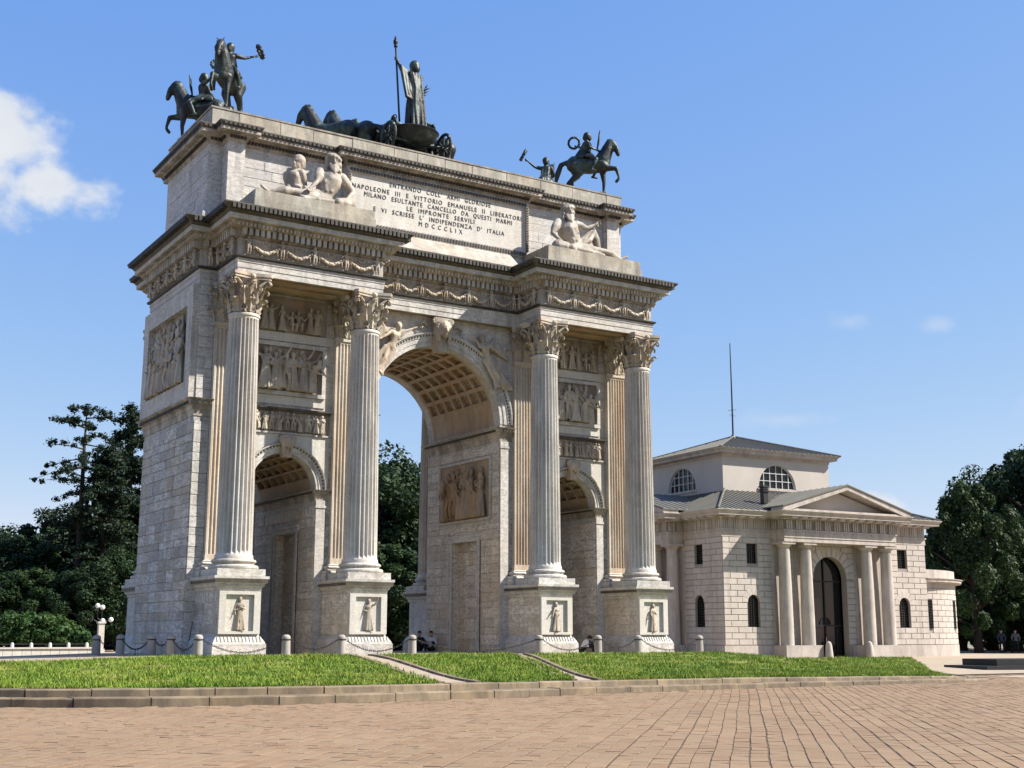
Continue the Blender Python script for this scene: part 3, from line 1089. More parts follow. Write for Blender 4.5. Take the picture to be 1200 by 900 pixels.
keystone(0, 13.40, 15.0, .42, .42, .95)
keystone(CA, 8.06, 9.0, .26, .30, .55)
keystone(-CA, 8.06, 9.0, .26, .30, .55)

# -- victories over the central arch
for s in (1, -1):
    o = link('spandrel_figure', VICTORY, arch, (s * 2.50, YW - .20, 12.02), (0, 0, 0), (s * 1.32, 1.1, 1.42))
    g = MB()
    g.tube([(s * .6, YW - .12, 14.55), (s * .85, YW - .14, 14.75), (s * 1.1, YW - .14, 14.62), (s * 1.02, YW - .14, 14.4), (s * .9, YW - .14, 14.52)], [.05, .06, .06, .05, .03], 6)
    g.obj('scroll_ornament', 'carved', arch, True)


# -- carved panels
def frame_panel(name, u0, u1, z0, z1, P, fw=.16, proud=.10, ground=.02, mat='marble'):
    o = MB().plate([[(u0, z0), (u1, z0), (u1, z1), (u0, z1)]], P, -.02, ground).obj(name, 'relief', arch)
    if fw:
        f = MB()
        f.plate([[(u0 - fw, z0 - fw), (u1 + fw, z0 - fw), (u1 + fw, z1 + fw), (u0 - fw, z1 + fw)], [(u0, z0), (u1, z0), (u1, z1), (u0, z1)]], P, -.02, proud)
        f.obj('panel_frame', mat, o)
    return o


frand = random.Random(5)


def crowd(panel, u0, u1, z0, h, n, P, rz, depth=.10, flat=.8, kinds=(0, 1, 2, 3, 4), back=True):
    for layer in ((1, 0) if back else (0,)):
        for k in range(n):
            t = (k + .5 + (.5 if layer else 0) + frand.uniform(-.18, .18)) / (n + (1 if layer else 0))
            m = FIG[frand.choice(kinds)]
            s = h / 1.85 * frand.uniform(.9, 1.03) * (1.0 if layer == 0 else .98)
            zz = z0 + (h * .05 if layer else 0)
            e = .22 * h / 1.8
            u = u0 + e + (u1 - u0 - 2 * e) * t
            p = P(u, zz, depth * (.35 if layer else 1.0))
            mir = frand.choice((1, -1))
            link('figure', m, panel, p, (0, 0, rz + frand.uniform(-.5, .5)), (mir * s, flat * s, s))


Pf = lambda u, z, d: (u, YW - d, z)
for s in (-1, 1):
    c = s * CA
    crowd(frame_panel('relief_panel', c - 1.52, c + 1.52, 10.86, 12.78, Pf, .17, .16), c - 1.45, c + 1.45, 10.88, 1.80, 6, Pf, 0, .22, .8)
    pn = frame_panel('relief_panel', c - 1.72, c + 1.72, 13.42, 14.95, Pf, 0)
    crowd(pn, c - 1.6, c + 1.6, 13.44, 1.25, 7, Pf, 0, .16, .75, (0, 4, 5, 1), False)
    MB().plate([[(c - 2.08, 13.02), (c + 2.08, 13.02), (c + 2.08, 13.40), (c - 2.08, 13.40)]], Pf, -.02, .07).obj('wall_band', 'panel', arch)
    MB().plate([[(c - 1.72, 10.30), (c + 1.72, 10.30), (c + 1.72, 10.68), (c - 1.72, 10.68)]], Pf, -.02, .05).obj('wall_band', 'panel', arch)
    pn = frame_panel('frieze_panel', c - 1.98, c + 1.98, 9.16, 9.98, Pf, 0)
    crowd(pn, c - 1.9, c + 1.9, 9.18, .78, 11, Pf, 0, .12, .8, (0, 1, 2, 3, 4), True)
    MB().sweep([(c - 2.0, YW), (c + 2.0, YW)], [(-.02, 9.99), (.05, 9.99), (.09, 10.06), (.17, 10.10), (.18, 10.16), (-.02, 10.18)], False).obj('frieze_cornice', 'soot', arch)
    MB().sweep([(c - 2.0, YW), (c + 2.0, YW)], [(-.02, 9.05), (.10, 9.05), (.10, 9.12), (-.02, 9.15)], False).obj('frieze_ledge', 'marble', arch)
    for q in (-1, 1):                                                # smooth spandrel slabs
        k = c + q * 1.05
        MB().plate([[(c + q * 1.98, 7.1), (c + q * 1.98, 9.04), (c + q * .3, 9.04), (c + q * .3, ZS + 1.9)] + [(c + q * (RS + .44) * math.cos(a), ZS + (RS + .44) * math.sin(a)) for a in (1.4, 1.2, 1.0, .8, .6, .4, .2)]], Pf, -.02, .03).obj('spandrel_slab', 'panel', arch)
Pin = lambda u, z, d: (3.3 - d, u, z)
inner_panel = frame_panel('relief_panel', 3.78, 8.55, 6.2, 8.92, Pin, .12, .12)
crowd(inner_panel, 3.9, 8.45, 6.22, 2.4, 8, Pin, -PI / 2, .2, .8)
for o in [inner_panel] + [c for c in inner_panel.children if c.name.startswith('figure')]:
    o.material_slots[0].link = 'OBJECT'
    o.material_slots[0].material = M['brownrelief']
Psd = lambda u, z, d: (-11.2 - d, u, z)
pn = frame_panel('relief_panel', 3.75, 9.2, 10.98, 14.22, Psd, .0)
MB().plate([[(3.06, 10.25), (9.91, 10.25), (9.91, 15.03), (3.06, 15.03)], [(3.75, 10.98), (9.2, 10.98), (9.2, 14.22), (3.75, 14.22)]], Psd, -.02, .28).obj('panel_frame', 'marble', pn)
crowd(pn, 3.9, 9.05, 11.0, 2.1, 8, Psd, -PI / 2, .26, .8)
crowd(pn, 4.2, 8.8, 12.05, 2.0, 7, Psd, -PI / 2, .14, .8)

# -- pedestals
PED = [(0.23, 0), (.23, .45), (.20, .47), (.19, .52), (.06, .72), (.02, .74), (.0, .80), (0, 2.44), (.03, 2.46), (.05, 2.56), (.12, 2.62), (.13, 2.70), (.21, 2.74), (.22, 2.86), (.26, 2.90), (.265, 3.0), (-.2, 3.0)]
ped_fig = {-A: 0, -B: 1, B: 4, A: 0}
for xc in (-A, -B, B, A):
    for back in (0, 1):
        def PY(y):
            return 2 * YM - y if back else y
        h = .83
        path = [(xc - h, YW + .02), (xc - h, .34), (xc + h, .34), (xc + h, YW + .02)]
        if back:
            path = [(x, PY(y)) for x, y in reversed(path)]
        ped = MB().sweep(path, PED, False)
        y0, y1 = sorted((PY(.36), PY(YW + .05)))
        ped.box(xc - h - .1, xc + h + .1, y0 + (0 if back else .1), y1 - (.1 if back else 0), 2.6, 2.995)
        po = ped.obj('pedestal', 'marble', arch)
        MB().sweep(path, [(.10, 2.705), (.215, 2.742), (.232, 2.855), (.10, 2.87)], False).obj('cap_bead', 'soot', po)
        if back:
            continue
        P = lambda u, z, d: (u, .34 - d, z)
        MB().plate([[(xc - h + .01, .82), (xc + h - .01, .82), (xc + h - .01, 2.43), (xc - h + .01, 2.43)], [(xc - .56, .93), (xc + .56, .93), (xc + .56, 2.30), (xc - .56, 2.30)]], P, -.01, .13).obj('die_frame', 'panel', po)
        MB().plate([[(xc - .57, .92), (xc + .57, .92), (xc + .57, 2.31), (xc - .57, 2.31)]], P, -.01, .012).obj('die_panel', 'panel', po)
        f = link('figure', FIG[ped_fig[xc]], po, (xc + .02, .27, .95), (0, 0, .25 if xc > 0 else -.3), (.68, .45, .70))
        lv = MB()
        for k in range(13):
            u = xc - .92 + 1.84 * (k + .5) / 13
            lv.add([(u - .06, .19, .53), (u + .06, .19, .53), (u + .045, .30, .72), (u - .045, .30, .72), (u, .13, .56), (u, .25, .74)], [(0, 4, 5, 3), (4, 1, 2, 5)])
        lv.obj('leaf_moulding', 'panel', po, kind='stuff')
        m2 = MB()
        ashlar_mass(None, courses(.36, 2.98, .82, 2.42, .4, .85, arand, (), .2), lambda u, z, d: (xc - h - d, u, z), 'ashlar', .012, mb=m2)
        m2.obj('ashlar_facing', 'ashlar' if xc < -5 else 'warmashlar', po, kind='stuff')


# -- columns and pilasters
def shaft_mesh():
    z0, z1, r0, r1 = 3.70, 13.45, .705, .590
    nf, sub = 24, 6
    ring = []
    for f in range(nf):
        for k in range(sub):
            t = k / sub
            a = 2 * PI * (f + t) / nf
            d = 0 if t < .18 else math.sin(PI * (t - .18) / .82) ** .7
            ring.append((a, d))
    levels = [(z0, 1.055, 0), (z0 + .10, 1.055, 0), (z0 + .16, 1.0, 0), (z0 + .30, 1.0, 1)] + [(z0 + .3 + (z1 - .30 - z0 - .3) * k / 6, 1, 1) for k in range(1, 7)] + [(z1 - .22, 1, 0), (z1 - .15, 1.0, 0), (z1 - .13, 1.06, 0), (z1 - .07, 1.085, 0), (z1 - .02, 1.05, 0), (z1, 1.0, 0)]
    vs, fs = [], []
    n = len(ring)
    for z, k, fl in levels:
        t = (z - z0) / (z1 - z0)
        r = (r0 + (r1 - r0) * (t ** 1.5)) * k
        vs += [((r - .10 * d * fl) * math.cos(a), (r - .10 * d * fl) * math.sin(a), z) for a, d in ring]
    for i in range(len(levels) - 1):
        fs += [(i * n + k, i * n + (k + 1) % n, (i + 1) * n + (k + 1) % n, (i + 1) * n + k) for k in range(n)]
    return MB().add(vs, fs).mesh('shaft', 'column', 'auto')


def base_mesh():
    mb = MB().box(-.96, .96, -.96, .96, 3.0, 3.27)
    prof = [(.5, 3.27), (.93, 3.27), (.965, 3.31), (.965, 3.38), (.93, 3.42), (.85, 3.44), (.79, 3.47), (.79, 3.50), (.84, 3.525), (.87, 3.56), (.87, 3.60), (.84, 3.64), (.77, 3.66), (.76, 3.70), (.5, 3.70)]
    return mb.lathe(prof, 40).mesh('base', 'marble', 'auto')


def capital_mesh():
    mb = MB()
    z0, h, rb = 13.45, 1.55, .585
    mb.lathe([(rb - .03, z0), (rb, z0 + .02), (rb - .06, z0 + .1), (rb - .06, z0 + .8), (rb + .0, z0 + 1.05), (rb + .16, z0 + 1.30), (rb + .16, z0 + 1.36)], 24)

    def leaf(ang, za, hh, w, curl, rbase):
        ca, sa = math.cos(ang), math.sin(ang)
        rows = []
        path = ((.04, 0), (.07, .28), (.09, .55), (.14, .80), (.23, .97), (.33, 1.0), (.385, .93), (.37, .82))
        N = 15
        for i in range(N):
            q = i / (N - 1) * 7
            j = min(6, int(q))
            f = q - j
            dr = path[j][0] * (1 - f) + path[j + 1][0] * f
            dz = path[j][1] * (1 - f) + path[j + 1][1] * f
            wd = (.95, 1.15, 1.0, 1.15, 1.0, .9, .65, .35)
            ww = w * (wd[j] * (1 - f) + wd[j + 1] * f) * (1.22 if i % 3 == 1 else .95 if i % 3 == 0 else .62)
            rows.append((rbase + dr * curl, za + hh * dz, ww))
        vs, fs = [], []
        for r, z, ww in rows:
            for q, k in ((-1, .02), (-.5, -.025), (0, .06), (.5, -.025), (1, .02)):
                rr = r + k
                x, y = rr * ca - q * ww * sa, rr * sa + q * ww * ca
                vs.append((x, y, z))
        for r, z, ww in rows:
            vs.append(((r - .05) * ca, (r - .05) * sa, z - .01))
        for i in range(N - 1):
            for q in range(4):
                fs.append((i * 5 + q, i * 5 + q + 1, i * 5 + 5 + q + 1, i * 5 + 5 + q))
            fs.append((i * 5, i * 5 + 5, 5 * N + i + 1, 5 * N + i))
            fs.append((i * 5 + 4, 5 * N + i, 5 * N + i + 1, i * 5 + 9))
        mb.add(vs, fs)

    for k in range(8):
        leaf(2 * PI * k / 8, z0 + .02, .55, .20, 1.0, rb - .03)
        leaf(2 * PI * (k + .5) / 8, z0 + .04, .98, .15, 1.0, rb - .05)
    for k in range(4):
        a = PI / 4 + k * PI / 2
        for s in (-1, 1):
            pts = [((rb + .06) * math.cos(a + s * .45), (rb + .06) * math.sin(a + s * .45), z0 + .75)]
            pts.append(((rb + .16) * math.cos(a + s * .28), (rb + .16) * math.sin(a + s * .28), z0 + 1.08))
            pts.append(((rb + .36) * math.cos(a + s * .10), (rb + .36) * math.sin(a + s * .10), z0 + 1.30))
            cr = rb + .42
            for q in range(8):
                b = PI / 2 - q * .75
                rr = .13 * (1 - q / 10)
                pts.append(((cr + rr * math.cos(b)) * math.cos(a + s * .05), (cr + rr * math.cos(b)) * math.sin(a + s * .05), z0 + 1.18 + rr * math.sin(b)))
            mb.tube(pts, [.05, .055, .055] + [.05 - .003 * q for q in range(8)], 6)
            b0 = k * PI / 2
            pts = [((rb + .08) * math.cos(b0 + s * .34), (rb + .08) * math.sin(b0 + s * .34), z0 + .8), ((rb + .16) * math.cos(b0 + s * .22), (rb + .16) * math.sin(b0 + s * .22), z0 + 1.18)]
            for q in range(6):
                b = PI / 2 + q * .8
                rr = .075 * (1 - q / 9)
                an = b0 + s * (.12 - rr * math.cos(b) * -1.0)
                pts.append(((rb + .19) * math.cos(an), (rb + .19) * math.sin(an), z0 + 1.2 + rr * math.sin(b)))
            mb.tube(pts, [.045, .045] + [.04 - .003 * q for q in range(6)], 6)
        mb.ball(((rb + .27) * math.cos(k * PI / 2), (rb + .27) * math.sin(k * PI / 2), z0 + 1.42), .13, 8, 6)
    ab = []
    for k in range(4):
        a0, a1 = PI / 4 + k * PI / 2 - .07, PI / 4 + k * PI / 2 + .07
        R2 = 1.10
        ab += [(R2 * math.cos(a0), R2 * math.sin(a0)), (R2 * math.cos(a1), R2 * math.sin(a1))]
        for q in range(1, 8):
            a = a1 + (PI / 2 - .14) * q / 8
            t = math.sin(PI * q / 8)
            side = R2 * math.cos(PI / 4 - .07) / max(.1, math.cos((a - (k + 1) * PI / 2)))
            ab.append(((side - .16 * t) * math.cos(a), (side - .16 * t) * math.sin(a)))
    mb.prism(ab, z0 + 1.36, z0 + 1.47)
    mb.prism([(x * 1.05, y * 1.05) for x, y in ab], z0 + 1.47, z0 + 1.60)
    me = mb.mesh('capital', 'carved', 'auto')
    return me


SHAFT, BASE, CAPITAL = shaft_mesh(), base_mesh(), capital_mesh()


def fluted_pilaster_mesh():
    hw, dep = .60, .24
    prof = [(-hw, 0), (-hw, -.10)]
    for a, b in ((.10, .26), (.29, .44)):
        pass
    def groove(p0, p1, nin):
        out = []
        for k in range(6):
            t = k / 5
            d = .06 * math.sin(PI * t)
            out.append((p0[0] + (p1[0] - p0[0]) * t + nin[0] * d, p0[1] + (p1[1] - p0[1]) * t + nin[1] * d))
        return out
    prof = [(-hw, 0)]
    prof += groove((-hw, -.05), (-hw, -.19), (1, 0)) + [(-hw, -dep)]
    nf = 7
    for k in range(nf):
        x0 = -hw + .06 + (2 * hw - .12) * (k + .1) / nf
        x1 = -hw + .06 + (2 * hw - .12) * (k + .9) / nf
        prof += groove((x0, -dep), (x1, -dep), (0, 1))
    prof += [(hw, -dep)] + groove((hw, -.19), (hw, -.05), (-1, 0)) + [(hw, 0)]
    mb = MB().prism(prof, 3.95, 13.2)
    mb.box(-hw - .02, hw + .02, -dep - .02, 0, 3.70, 3.95)
    mb.box(-hw, hw, -dep, 0, 13.2, 13.3).box(-hw - .05, hw + .05, -dep - .05, 0, 13.3, 13.45).box(-hw + .05, hw - .05, -dep + .05, 0, 13.45, 15.0)
    return mb.mesh('pilaster_shaft', 'pilaster', 'auto')


def pil_base_mesh():
    mb = MB()
    for o, z0, z1 in ((.34, 3.0, 3.27), (.30, 3.27, 3.42), (.20, 3.42, 3.50), (.24, 3.50, 3.62), (.12, 3.62, 3.70)):
        mb.sweep([(-.6, .0), (-.6, -.24), (.6, -.24), (.6, .0)], [(-.1, z0), (o - .04, z0), (o, (z0 + z1) / 2), (o - .04, z1), (-.1, z1)], False)
    return mb.mesh('pilaster_base', 'marble', 'auto')


PSHAFT, PBASE = fluted_pilaster_mesh(), pil_base_mesh()
for xc in (-A, -B, B, A):
    for back in (0, 1):
        rz = PI if back else 0
        yc_ = 2 * YM - YC if back else YC
        yw_ = YB if back else YW
        sh = link('column', SHAFT, arch, (xc, yc_, 0), (0, 0, rz + arand.uniform(0, 6)))
        sh.rotation_euler.z = rz + round(arand.uniform(0, 23)) * 2 * PI / 24
        b = link('base', BASE, sh, None, (0, 0, -sh.rotation_euler.z))
        c = link('capital', CAPITAL, sh, None, (0, 0, -sh.rotation_euler.z))
        ps = link('pilaster', PSHAFT, arch, (xc, yw_, 0), (0, 0, rz))
        link('pilaster_base', PBASE, ps)
        link('pilaster_capital', CAPITAL, ps, (0, -.02, 0), None, (.98, .50, 1))

# -- entablature
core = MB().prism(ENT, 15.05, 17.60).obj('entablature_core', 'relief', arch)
arc_prof = [(-.1, 15.03), (.02, 15.03), (.02, 15.26), (.045, 15.27), (.045, 15.50), (.07, 15.51), (.07, 15.66), (.10, 15.68), (.13, 15.72), (.14, 15.76), (-.1, 15.76)]
MB().sweep(ENT, arc_prof).obj('architrave', 'marble', arch)
MB().sweep(ENT, [(.045, 15.655), (.13, 15.66), (.17, 15.70), (.18, 15.762), (.04, 15.766)]).obj('architrave_bead', 'crust', arch)
bed = [(-.05, 16.52), (.06, 16.53), (.09, 16.58), (.11, 16.60), (.11, 16.86), (.34, 16.87), (.37, 16.92), (.44, 17.0), (.46, 17.06), (.62, 17.07), (.66, 17.09), (.66, 17.29), (.62, 17.30)]
cornice = MB().sweep(ENT, bed).obj('cornice', 'cornice', arch)
MB().sweep(ENT, [(.60, 17.085), (.672, 17.088), (.675, 17.285), (.60, 17.292)]).obj('corona', 'marble', cornice)
MB().sweep(ENT, [(.5, 17.295), (.68, 17.30), (.71, 17.35), (.80, 17.43), (.91, 17.52), (.965, 17.60), (.965, 17.65), (-.45, 17.69)]).obj('cyma', 'soot', cornice)


def along(poly, pitch, fn, closed=True, ends=0.0):
    n = len(poly)
    for i in range(n if closed else n - 1):
        (xa, ya), (xb, yb) = poly[i], poly[(i + 1) % n]
        L = math.hypot(xb - xa, yb - ya)
        dx, dy = (xb - xa) / L, (yb - ya) / L
        m = max(1, round((L + 2 * ends) / pitch))
        for k in range(m):
            t = -ends + (k + .5) / m * (L + 2 * ends)
            fn(xa + dx * t, ya + dy * t, dx, dy)


def obox(mb, x, y, dx, dy, w, o0, o1, z0, z1):
    """box w wide along the wall, from o0 to o1 outside it"""
    nx, ny = dy, -dx
    vs = []
    for z in (z0, z1):
        for t, o in ((-w / 2, o0), (w / 2, o0), (w / 2, o1), (-w / 2, o1)):
            vs.append((x + dx * t + nx * o, y + dy * t + ny * o, z))
    mb.add(vs, [(0, 3, 2, 1), (4, 5, 6, 7), (0, 1, 5, 4), (1, 2, 6, 5), (2, 3, 7, 6), (3, 0, 4, 7)])


dn, eg, ant = MB(), MB(), MB()
along(ENT, .25, lambda x, y, dx, dy: obox(dn, x, y, dx, dy, .15, .10, .335, 16.585, 16.86))
along(ENT, .17, lambda x, y, dx, dy: obox(eg, x, y, dx, dy, .10, .36, .475, 16.90, 17.03), ends=.3)
along(ENT, .19, lambda x, y, dx, dy: obox(ant, x, y, dx, dy, .12, .74, .985, 17.40, 17.60), ends=.7)
dn.obj('dentil_course', 'dentil', cornice, kind='stuff')
eg.obj('egg_course', 'dentil', cornice, kind='stuff')
ant.obj('palmette_course', 'crust', cornice, kind='stuff')


# -- frieze of putti and garlands
def garland_mesh():
    mb = MB()
    pts, rad_ = [], []
    for k in range(11):
        t = k / 10
        pts.append((-.5 + t, 0, -.34 * math.sin(PI * t)))
        rad_.append(.035 + .055 * math.sin(PI * t))
    mb.tube(pts, rad_, 6)
    for k in range(10):
        t = (k + .5) / 10
        mb.ball((-.5 + t, -.05 - .02 * (k % 2), -.34 * math.sin(PI * t) + .03 * (-1) ** k), .022 + .035 * math.sin(PI * t), 5, 4)
    for s in (-1, 1):
        mb.tube([(s * .46, 0, 0), (s * .40, 0, -.2), (s * .43, 0, -.42)], [.03, .035, .015], 5)
    for k in range(7):
        a = 2 * PI * k / 7
        mb.ball((.11 * math.cos(a), 0, .06 + .09 * math.sin(a)), .045, 5, 4)
    mb.ball((-.24, 0, .05), .05, 5, 4).ball((.24, 0, .05), .05, 5, 4)
    return mb.mesh('garland', 'carved', True)


GARL = garland_mesh()


def frieze(p0, p1, n):
    p0, p1 = Vector(p0), Vector(p1)
    L = (p1 - p0).length
    d = (p1 - p0) / L
    nrm = Vector((d.y, -d.x))
    rz = math.atan2(d.y, d.x)
    b = MB()
    q = [p0 + nrm * .0, p1 + nrm * .0]
    fr = MB().add([(q[0].x + nrm.x * .012, q[0].y + nrm.y * .012, 15.77), (q[1].x + nrm.x * .012, q[1].y + nrm.y * .012, 15.77), (q[1].x + nrm.x * .012, q[1].y + nrm.y * .012, 16.51), (q[0].x + nrm.x * .012, q[0].y + nrm.y * .012, 16.51),
                    (q[0].x - nrm.x * .02, q[0].y - nrm.y * .02, 15.77), (q[1].x - nrm.x * .02, q[1].y - nrm.y * .02, 15.77), (q[1].x - nrm.x * .02, q[1].y - nrm.y * .02, 16.51), (q[0].x - nrm.x * .02, q[0].y - nrm.y * .02, 16.51)],
                   [(0, 1, 2, 3), (0, 4, 5, 1), (1, 5, 6, 2), (2, 6, 7, 3), (3, 7, 4, 0)]).obj('frieze', 'frieze', arch)
    step = (L - .7) / (n - 1) if n > 1 else 0
    for k in range(n):
        p = p0 + d * (.35 + step * k) + nrm * .16
        link('putto', PUTTO, fr, (p.x, p.y, 15.79), (0, 0, rz + arand.uniform(-.3, .3)), (.47, .5, .43))
        if k < n - 1:
            g = p + d * (step / 2)
            link('garland', GARL, fr, (g.x, g.y, 16.28), (0, 0, rz), (step * .86, 1.0, 1.0))


frieze((-10.47, .636), (-4.044, .636), 5)
frieze((-4.044, 2.57), (4.044, 2.57), 7)
frieze((4.044, .636), (10.47, .636), 5)
frieze((-11.23, 9.93), (-11.23, 3.04), 6)
frieze((-10.47, 3.04), (-10.47, .636), 3)
frieze((4.044, 2.57), (4.044, .636), 2)
frieze((-11.23, 3.04), (-10.47, 3.04), 1)
for s in (-1, 1):                                                    # sunk ceiling panel between column and wall
    c = s * CA
    MB().box(c - 1.6, c + 1.6, 1.75, 2.45, 14.99, 15.04).box(c - 1.9, c + 1.9, .95, 1.35, 14.99, 15.04).obj('soffit_panel', 'vault', arch)

# -- attic
MB().prism(ATT, 17.62, 22.0).obj('attic_core', 'marble', arch)
MB().sweep(ATT, [(-.1, 17.64), (.20, 17.64), (.20, 18.30), (.14, 18.36), (.06, 18.46), (-.1, 18.48)]).obj('attic_base', 'marble', arch)
acorn = MB().sweep(ATT, [(-.1, 21.42), (.03, 21.44), (.06, 21.52), (.10, 21.54), (.12, 21.66), (.22, 21.70), (.24, 21.74), (.46, 21.75), (.50, 21.77), (.50, 21.90), (.46, 21.905)]).obj('attic_cornice', 'cornice', arch)
MB().sweep(ATT, [(.40, 21.90), (.52, 21.91), (.55, 21.97), (.60, 22.06), (.605, 22.10), (.58, 22.12), (-.3, 22.15)]).obj('attic_cyma', 'soot', acorn)
e2 = MB()
along(ATT, .16, lambda x, y, dx, dy: obox(e2, x, y, dx, dy, .09, .10, .21, 21.57, 21.68))
along(ATT, .2, lambda x, y, dx, dy: obox(e2, x, y, dx, dy, .12, .53, .605, 21.95, 22.06), ends=.45)
e2.obj('egg_course', 'crust', acorn, kind='stuff')
mass = MB()
ashlar_mass(None, courses(3.62, 9.35, 18.48, 21.42, .42, 1.3, arand, (), .2), lambda u, z, d: (-10.95 - d, u, z), 'ashlar', .015, mb=mass)
for s in (-1, 1):
    a, b = sorted((s * 9.58, s * 4.85))
    ashlar_mass(None, courses(a, b, 18.48, 21.42, .42, 1.4, arand, (), .2), lambda u, z, d: (u, 3.30 - d, z), 'panel', .012, mb=mass)
    a, b = sorted((s * 10.33, s * 10.95))
    ashlar_mass(None, courses(a, b, 18.48, 21.42, .42, .8, arand, (), .2), lambda u, z, d: (u, 3.62 - d, z), 'panel', .012, mb=mass)
ashlar_mass(None, courses(2.92, 3.6, 18.48, 21.42, .42, .8, arand, (), .2), lambda u, z, d: (-10.33 - d, u, z), 'panel', .012, mb=mass)
mass.obj('ashlar_facing', 'atticashlar', arch, kind='stuff')
# blocking course above
BLK = [(-10.93, 3.5), (10.93, 3.5), (10.93, 9.47), (-10.93, 9.47)]
MB().prism(BLK, 22.1, 23.07).obj('blocking_core', 'topcourse', arch)
mass = MB()
ashlar_mass(None, courses(-10.93, 10.93, 22.13, 23.02, .9, 1.7, arand, (), .2), lambda u, z, d: (u, 3.5 - d, z), 'topcourse', .02, mb=mass)
ashlar_mass(None, courses(3.5, 9.47, 22.13, 23.02, .9, 1.7, arand, (), .2), lambda u, z, d: (-10.93 - d, u, z), 'topcourse', .02, mb=mass)
mass.obj('ashlar_facing', 'topcourse', arch, kind='stuff')
MB().sweep(BLK, [(-.3, 23.03), (.05, 23.03), (.06, 23.10), (-.3, 23.12)]).obj('coping', 'topcourse', arch)
MB().box(-10.9, 10.9, 3.52, 9.45, 23.075, 23.10).obj('attic_roof', 'topcourse', arch)
# sloping ledge under the inscription
led = MB().add([(-3.7, 1.72, 17.70), (3.7, 1.72, 17.70), (3.7, 2.78, 18.62), (-3.7, 2.78, 18.62), (-3.7, 2.9, 17.70), (3.7, 2.9, 17.70), (3.7, 2.9, 18.62), (-3.7, 2.9, 18.62)],
               [(0, 1, 2, 3), (3, 2, 6, 7), (0, 3, 7, 4), (1, 5, 6, 2), (4, 7, 6, 5), (0, 4, 5, 1)])
led.obj('sloping_ledge', 'frieze', arch)
# inscription
Pa = lambda u, z, d: (u, 2.97 - d, z)
insc = MB().plate([[(-4.84, 18.62), (4.84, 18.62), (4.84, 21.44), (-4.84, 21.44)]], Pa, -.02, .02).obj('inscription_panel', 'panel', arch)
MB().plate([[(-4.84, 18.66), (4.84, 18.66), (4.84, 21.43), (-4.84, 21.43)], [(-4.60, 18.98), (4.60, 18.98), (4.60, 21.2), (-4.60, 21.2)]], Pa, .01, .10).obj('inscription_frame', 'marble', insc)
fr_e = MB()
for k in range(62):
    u = -4.7 + 9.4 * (k + .5) / 62
    fr_e.box(u - .045, u + .045, 2.97 - .17, 2.97 - .09, 21.24, 21.38)
    fr_e.box(u - .045, u + .045, 2.97 - .15, 2.97 - .09, 18.72, 18.90)
for k in range(18):
    z = 18.95 + 2.3 * (k + .5) / 18
    for u in (-4.72, 4.72):
        fr_e.box(u - .08, u + .08, 2.97 - .16, 2.97 - .09, z - .04, z + .04)
fr_e.obj('leaf_border', 'soot', insc, kind='stuff')


def lettering(text, p0, p1, zc, parent, y):
    cu = bpy.data.curves.new('lettering', 'FONT')
    cu.body = text
    cu.size = 0.34
    cu.extrude = 0.006
    cu.resolution_u = 2
    cu.space_character = 1.28
    cu.space_word = 1.15
    cu.align_x = 'LEFT'
    o = bpy.data.objects.new('lettering', cu)
    COL.objects.link(o)
    me = bpy.data.meshes.new_from_object(o.evaluated_get(bpy.context.evaluated_depsgraph_get()))
    bpy.data.objects.remove(o)
    xs = [v.co.x for v in me.vertices]
    ys = [v.co.y for v in me.vertices]
    w = max(xs) - min(xs)
    s = (p1 - p0) / w
    hgt = max(ys) - min(ys)
    me.materials.append(M['letter'])
    me.transform(Matrix.Translation((-min(xs), -min(ys) - hgt / 2, 0)))
    me.transform(Matrix.Diagonal((s, .225 / .25, 1, 1)))
    o = link('lettering', me, parent, (p0, y, zc), (PI / 2, 0, 0), kind='stuff')
    return o


for txt, a, b in (('ENTRANDO  COLL\'  ARMI  GLORIOSE', (457, 217), (575, 240)), ('NAPOLEONE  III  E  VITTORIO  EMANUELE  II  LIBERATORI', (413, 216), (611, 257)),
                  ('MILANO  ESULTANTE  CANCELLO  DA  QUESTI  MARMI', (427, 227), (600, 262)), ('LE  IMPRONTE  SERVILI', (477, 244), (556, 260)),
                  ('E  VI  SCRISSE  L\'  INDIPENDENZA  D\'  ITALIA', (438, 244), (591, 274)), ('M D C C C L I X', (491, 261), (542, 273))):
    q0, q1 = pix(*a, y=2.94), pix(*b, y=2.94)
    lettering(txt, q0.x, q1.x, (q0.z + q1.z) / 2, insc, 2.97 - .032)

# ------------------------------------------------------------------ statues on the arch
ZT = 23.12
HORSE = remesh(horse_body(MB()), 'horse', 'bronze', .030, 2, .45)


def rider_mesh():
    mb = MB()
    # faces +x, sits on the horse's back
    human(mb, pel=(-.02, 0, 1.66), chest=(-.02, 0, 2.03), head=(.02, 0, 2.38), face=(1, 0, 0), side=(0, 1, 0), hair=1.1,
          le=(-.22, .40, 2.12), lh=(-.48, .66, 2.30), re=(.12, -.30, 1.86), rh=(.34, -.16, 1.80),
          lk=(.36, .38, 1.36), la=(.16, .42, .94), rk=(.36, -.38, 1.36), ra=(.16, -.42, .94), fingers=True, muscle=1.25, hs=1.2)
    for s in (-1, 1):
        drape(mb, [(-.05, .14 * s, 1.72), (.12, .32 * s, 1.50)], .055, 4, .07)
        drape(mb, [(-.12, .10 * s, 1.74), (-.26, .28 * s, 1.52)], .055, 3, .07)
    drape(mb, [(-.12, .0, 2.1), (-.24, 0, 1.85), (-.4, 0, 1.62)], .06, 3, .1, (0, 1, 0))
    return remesh(mb, 'rider', 'bronze', .026, 2, .5)


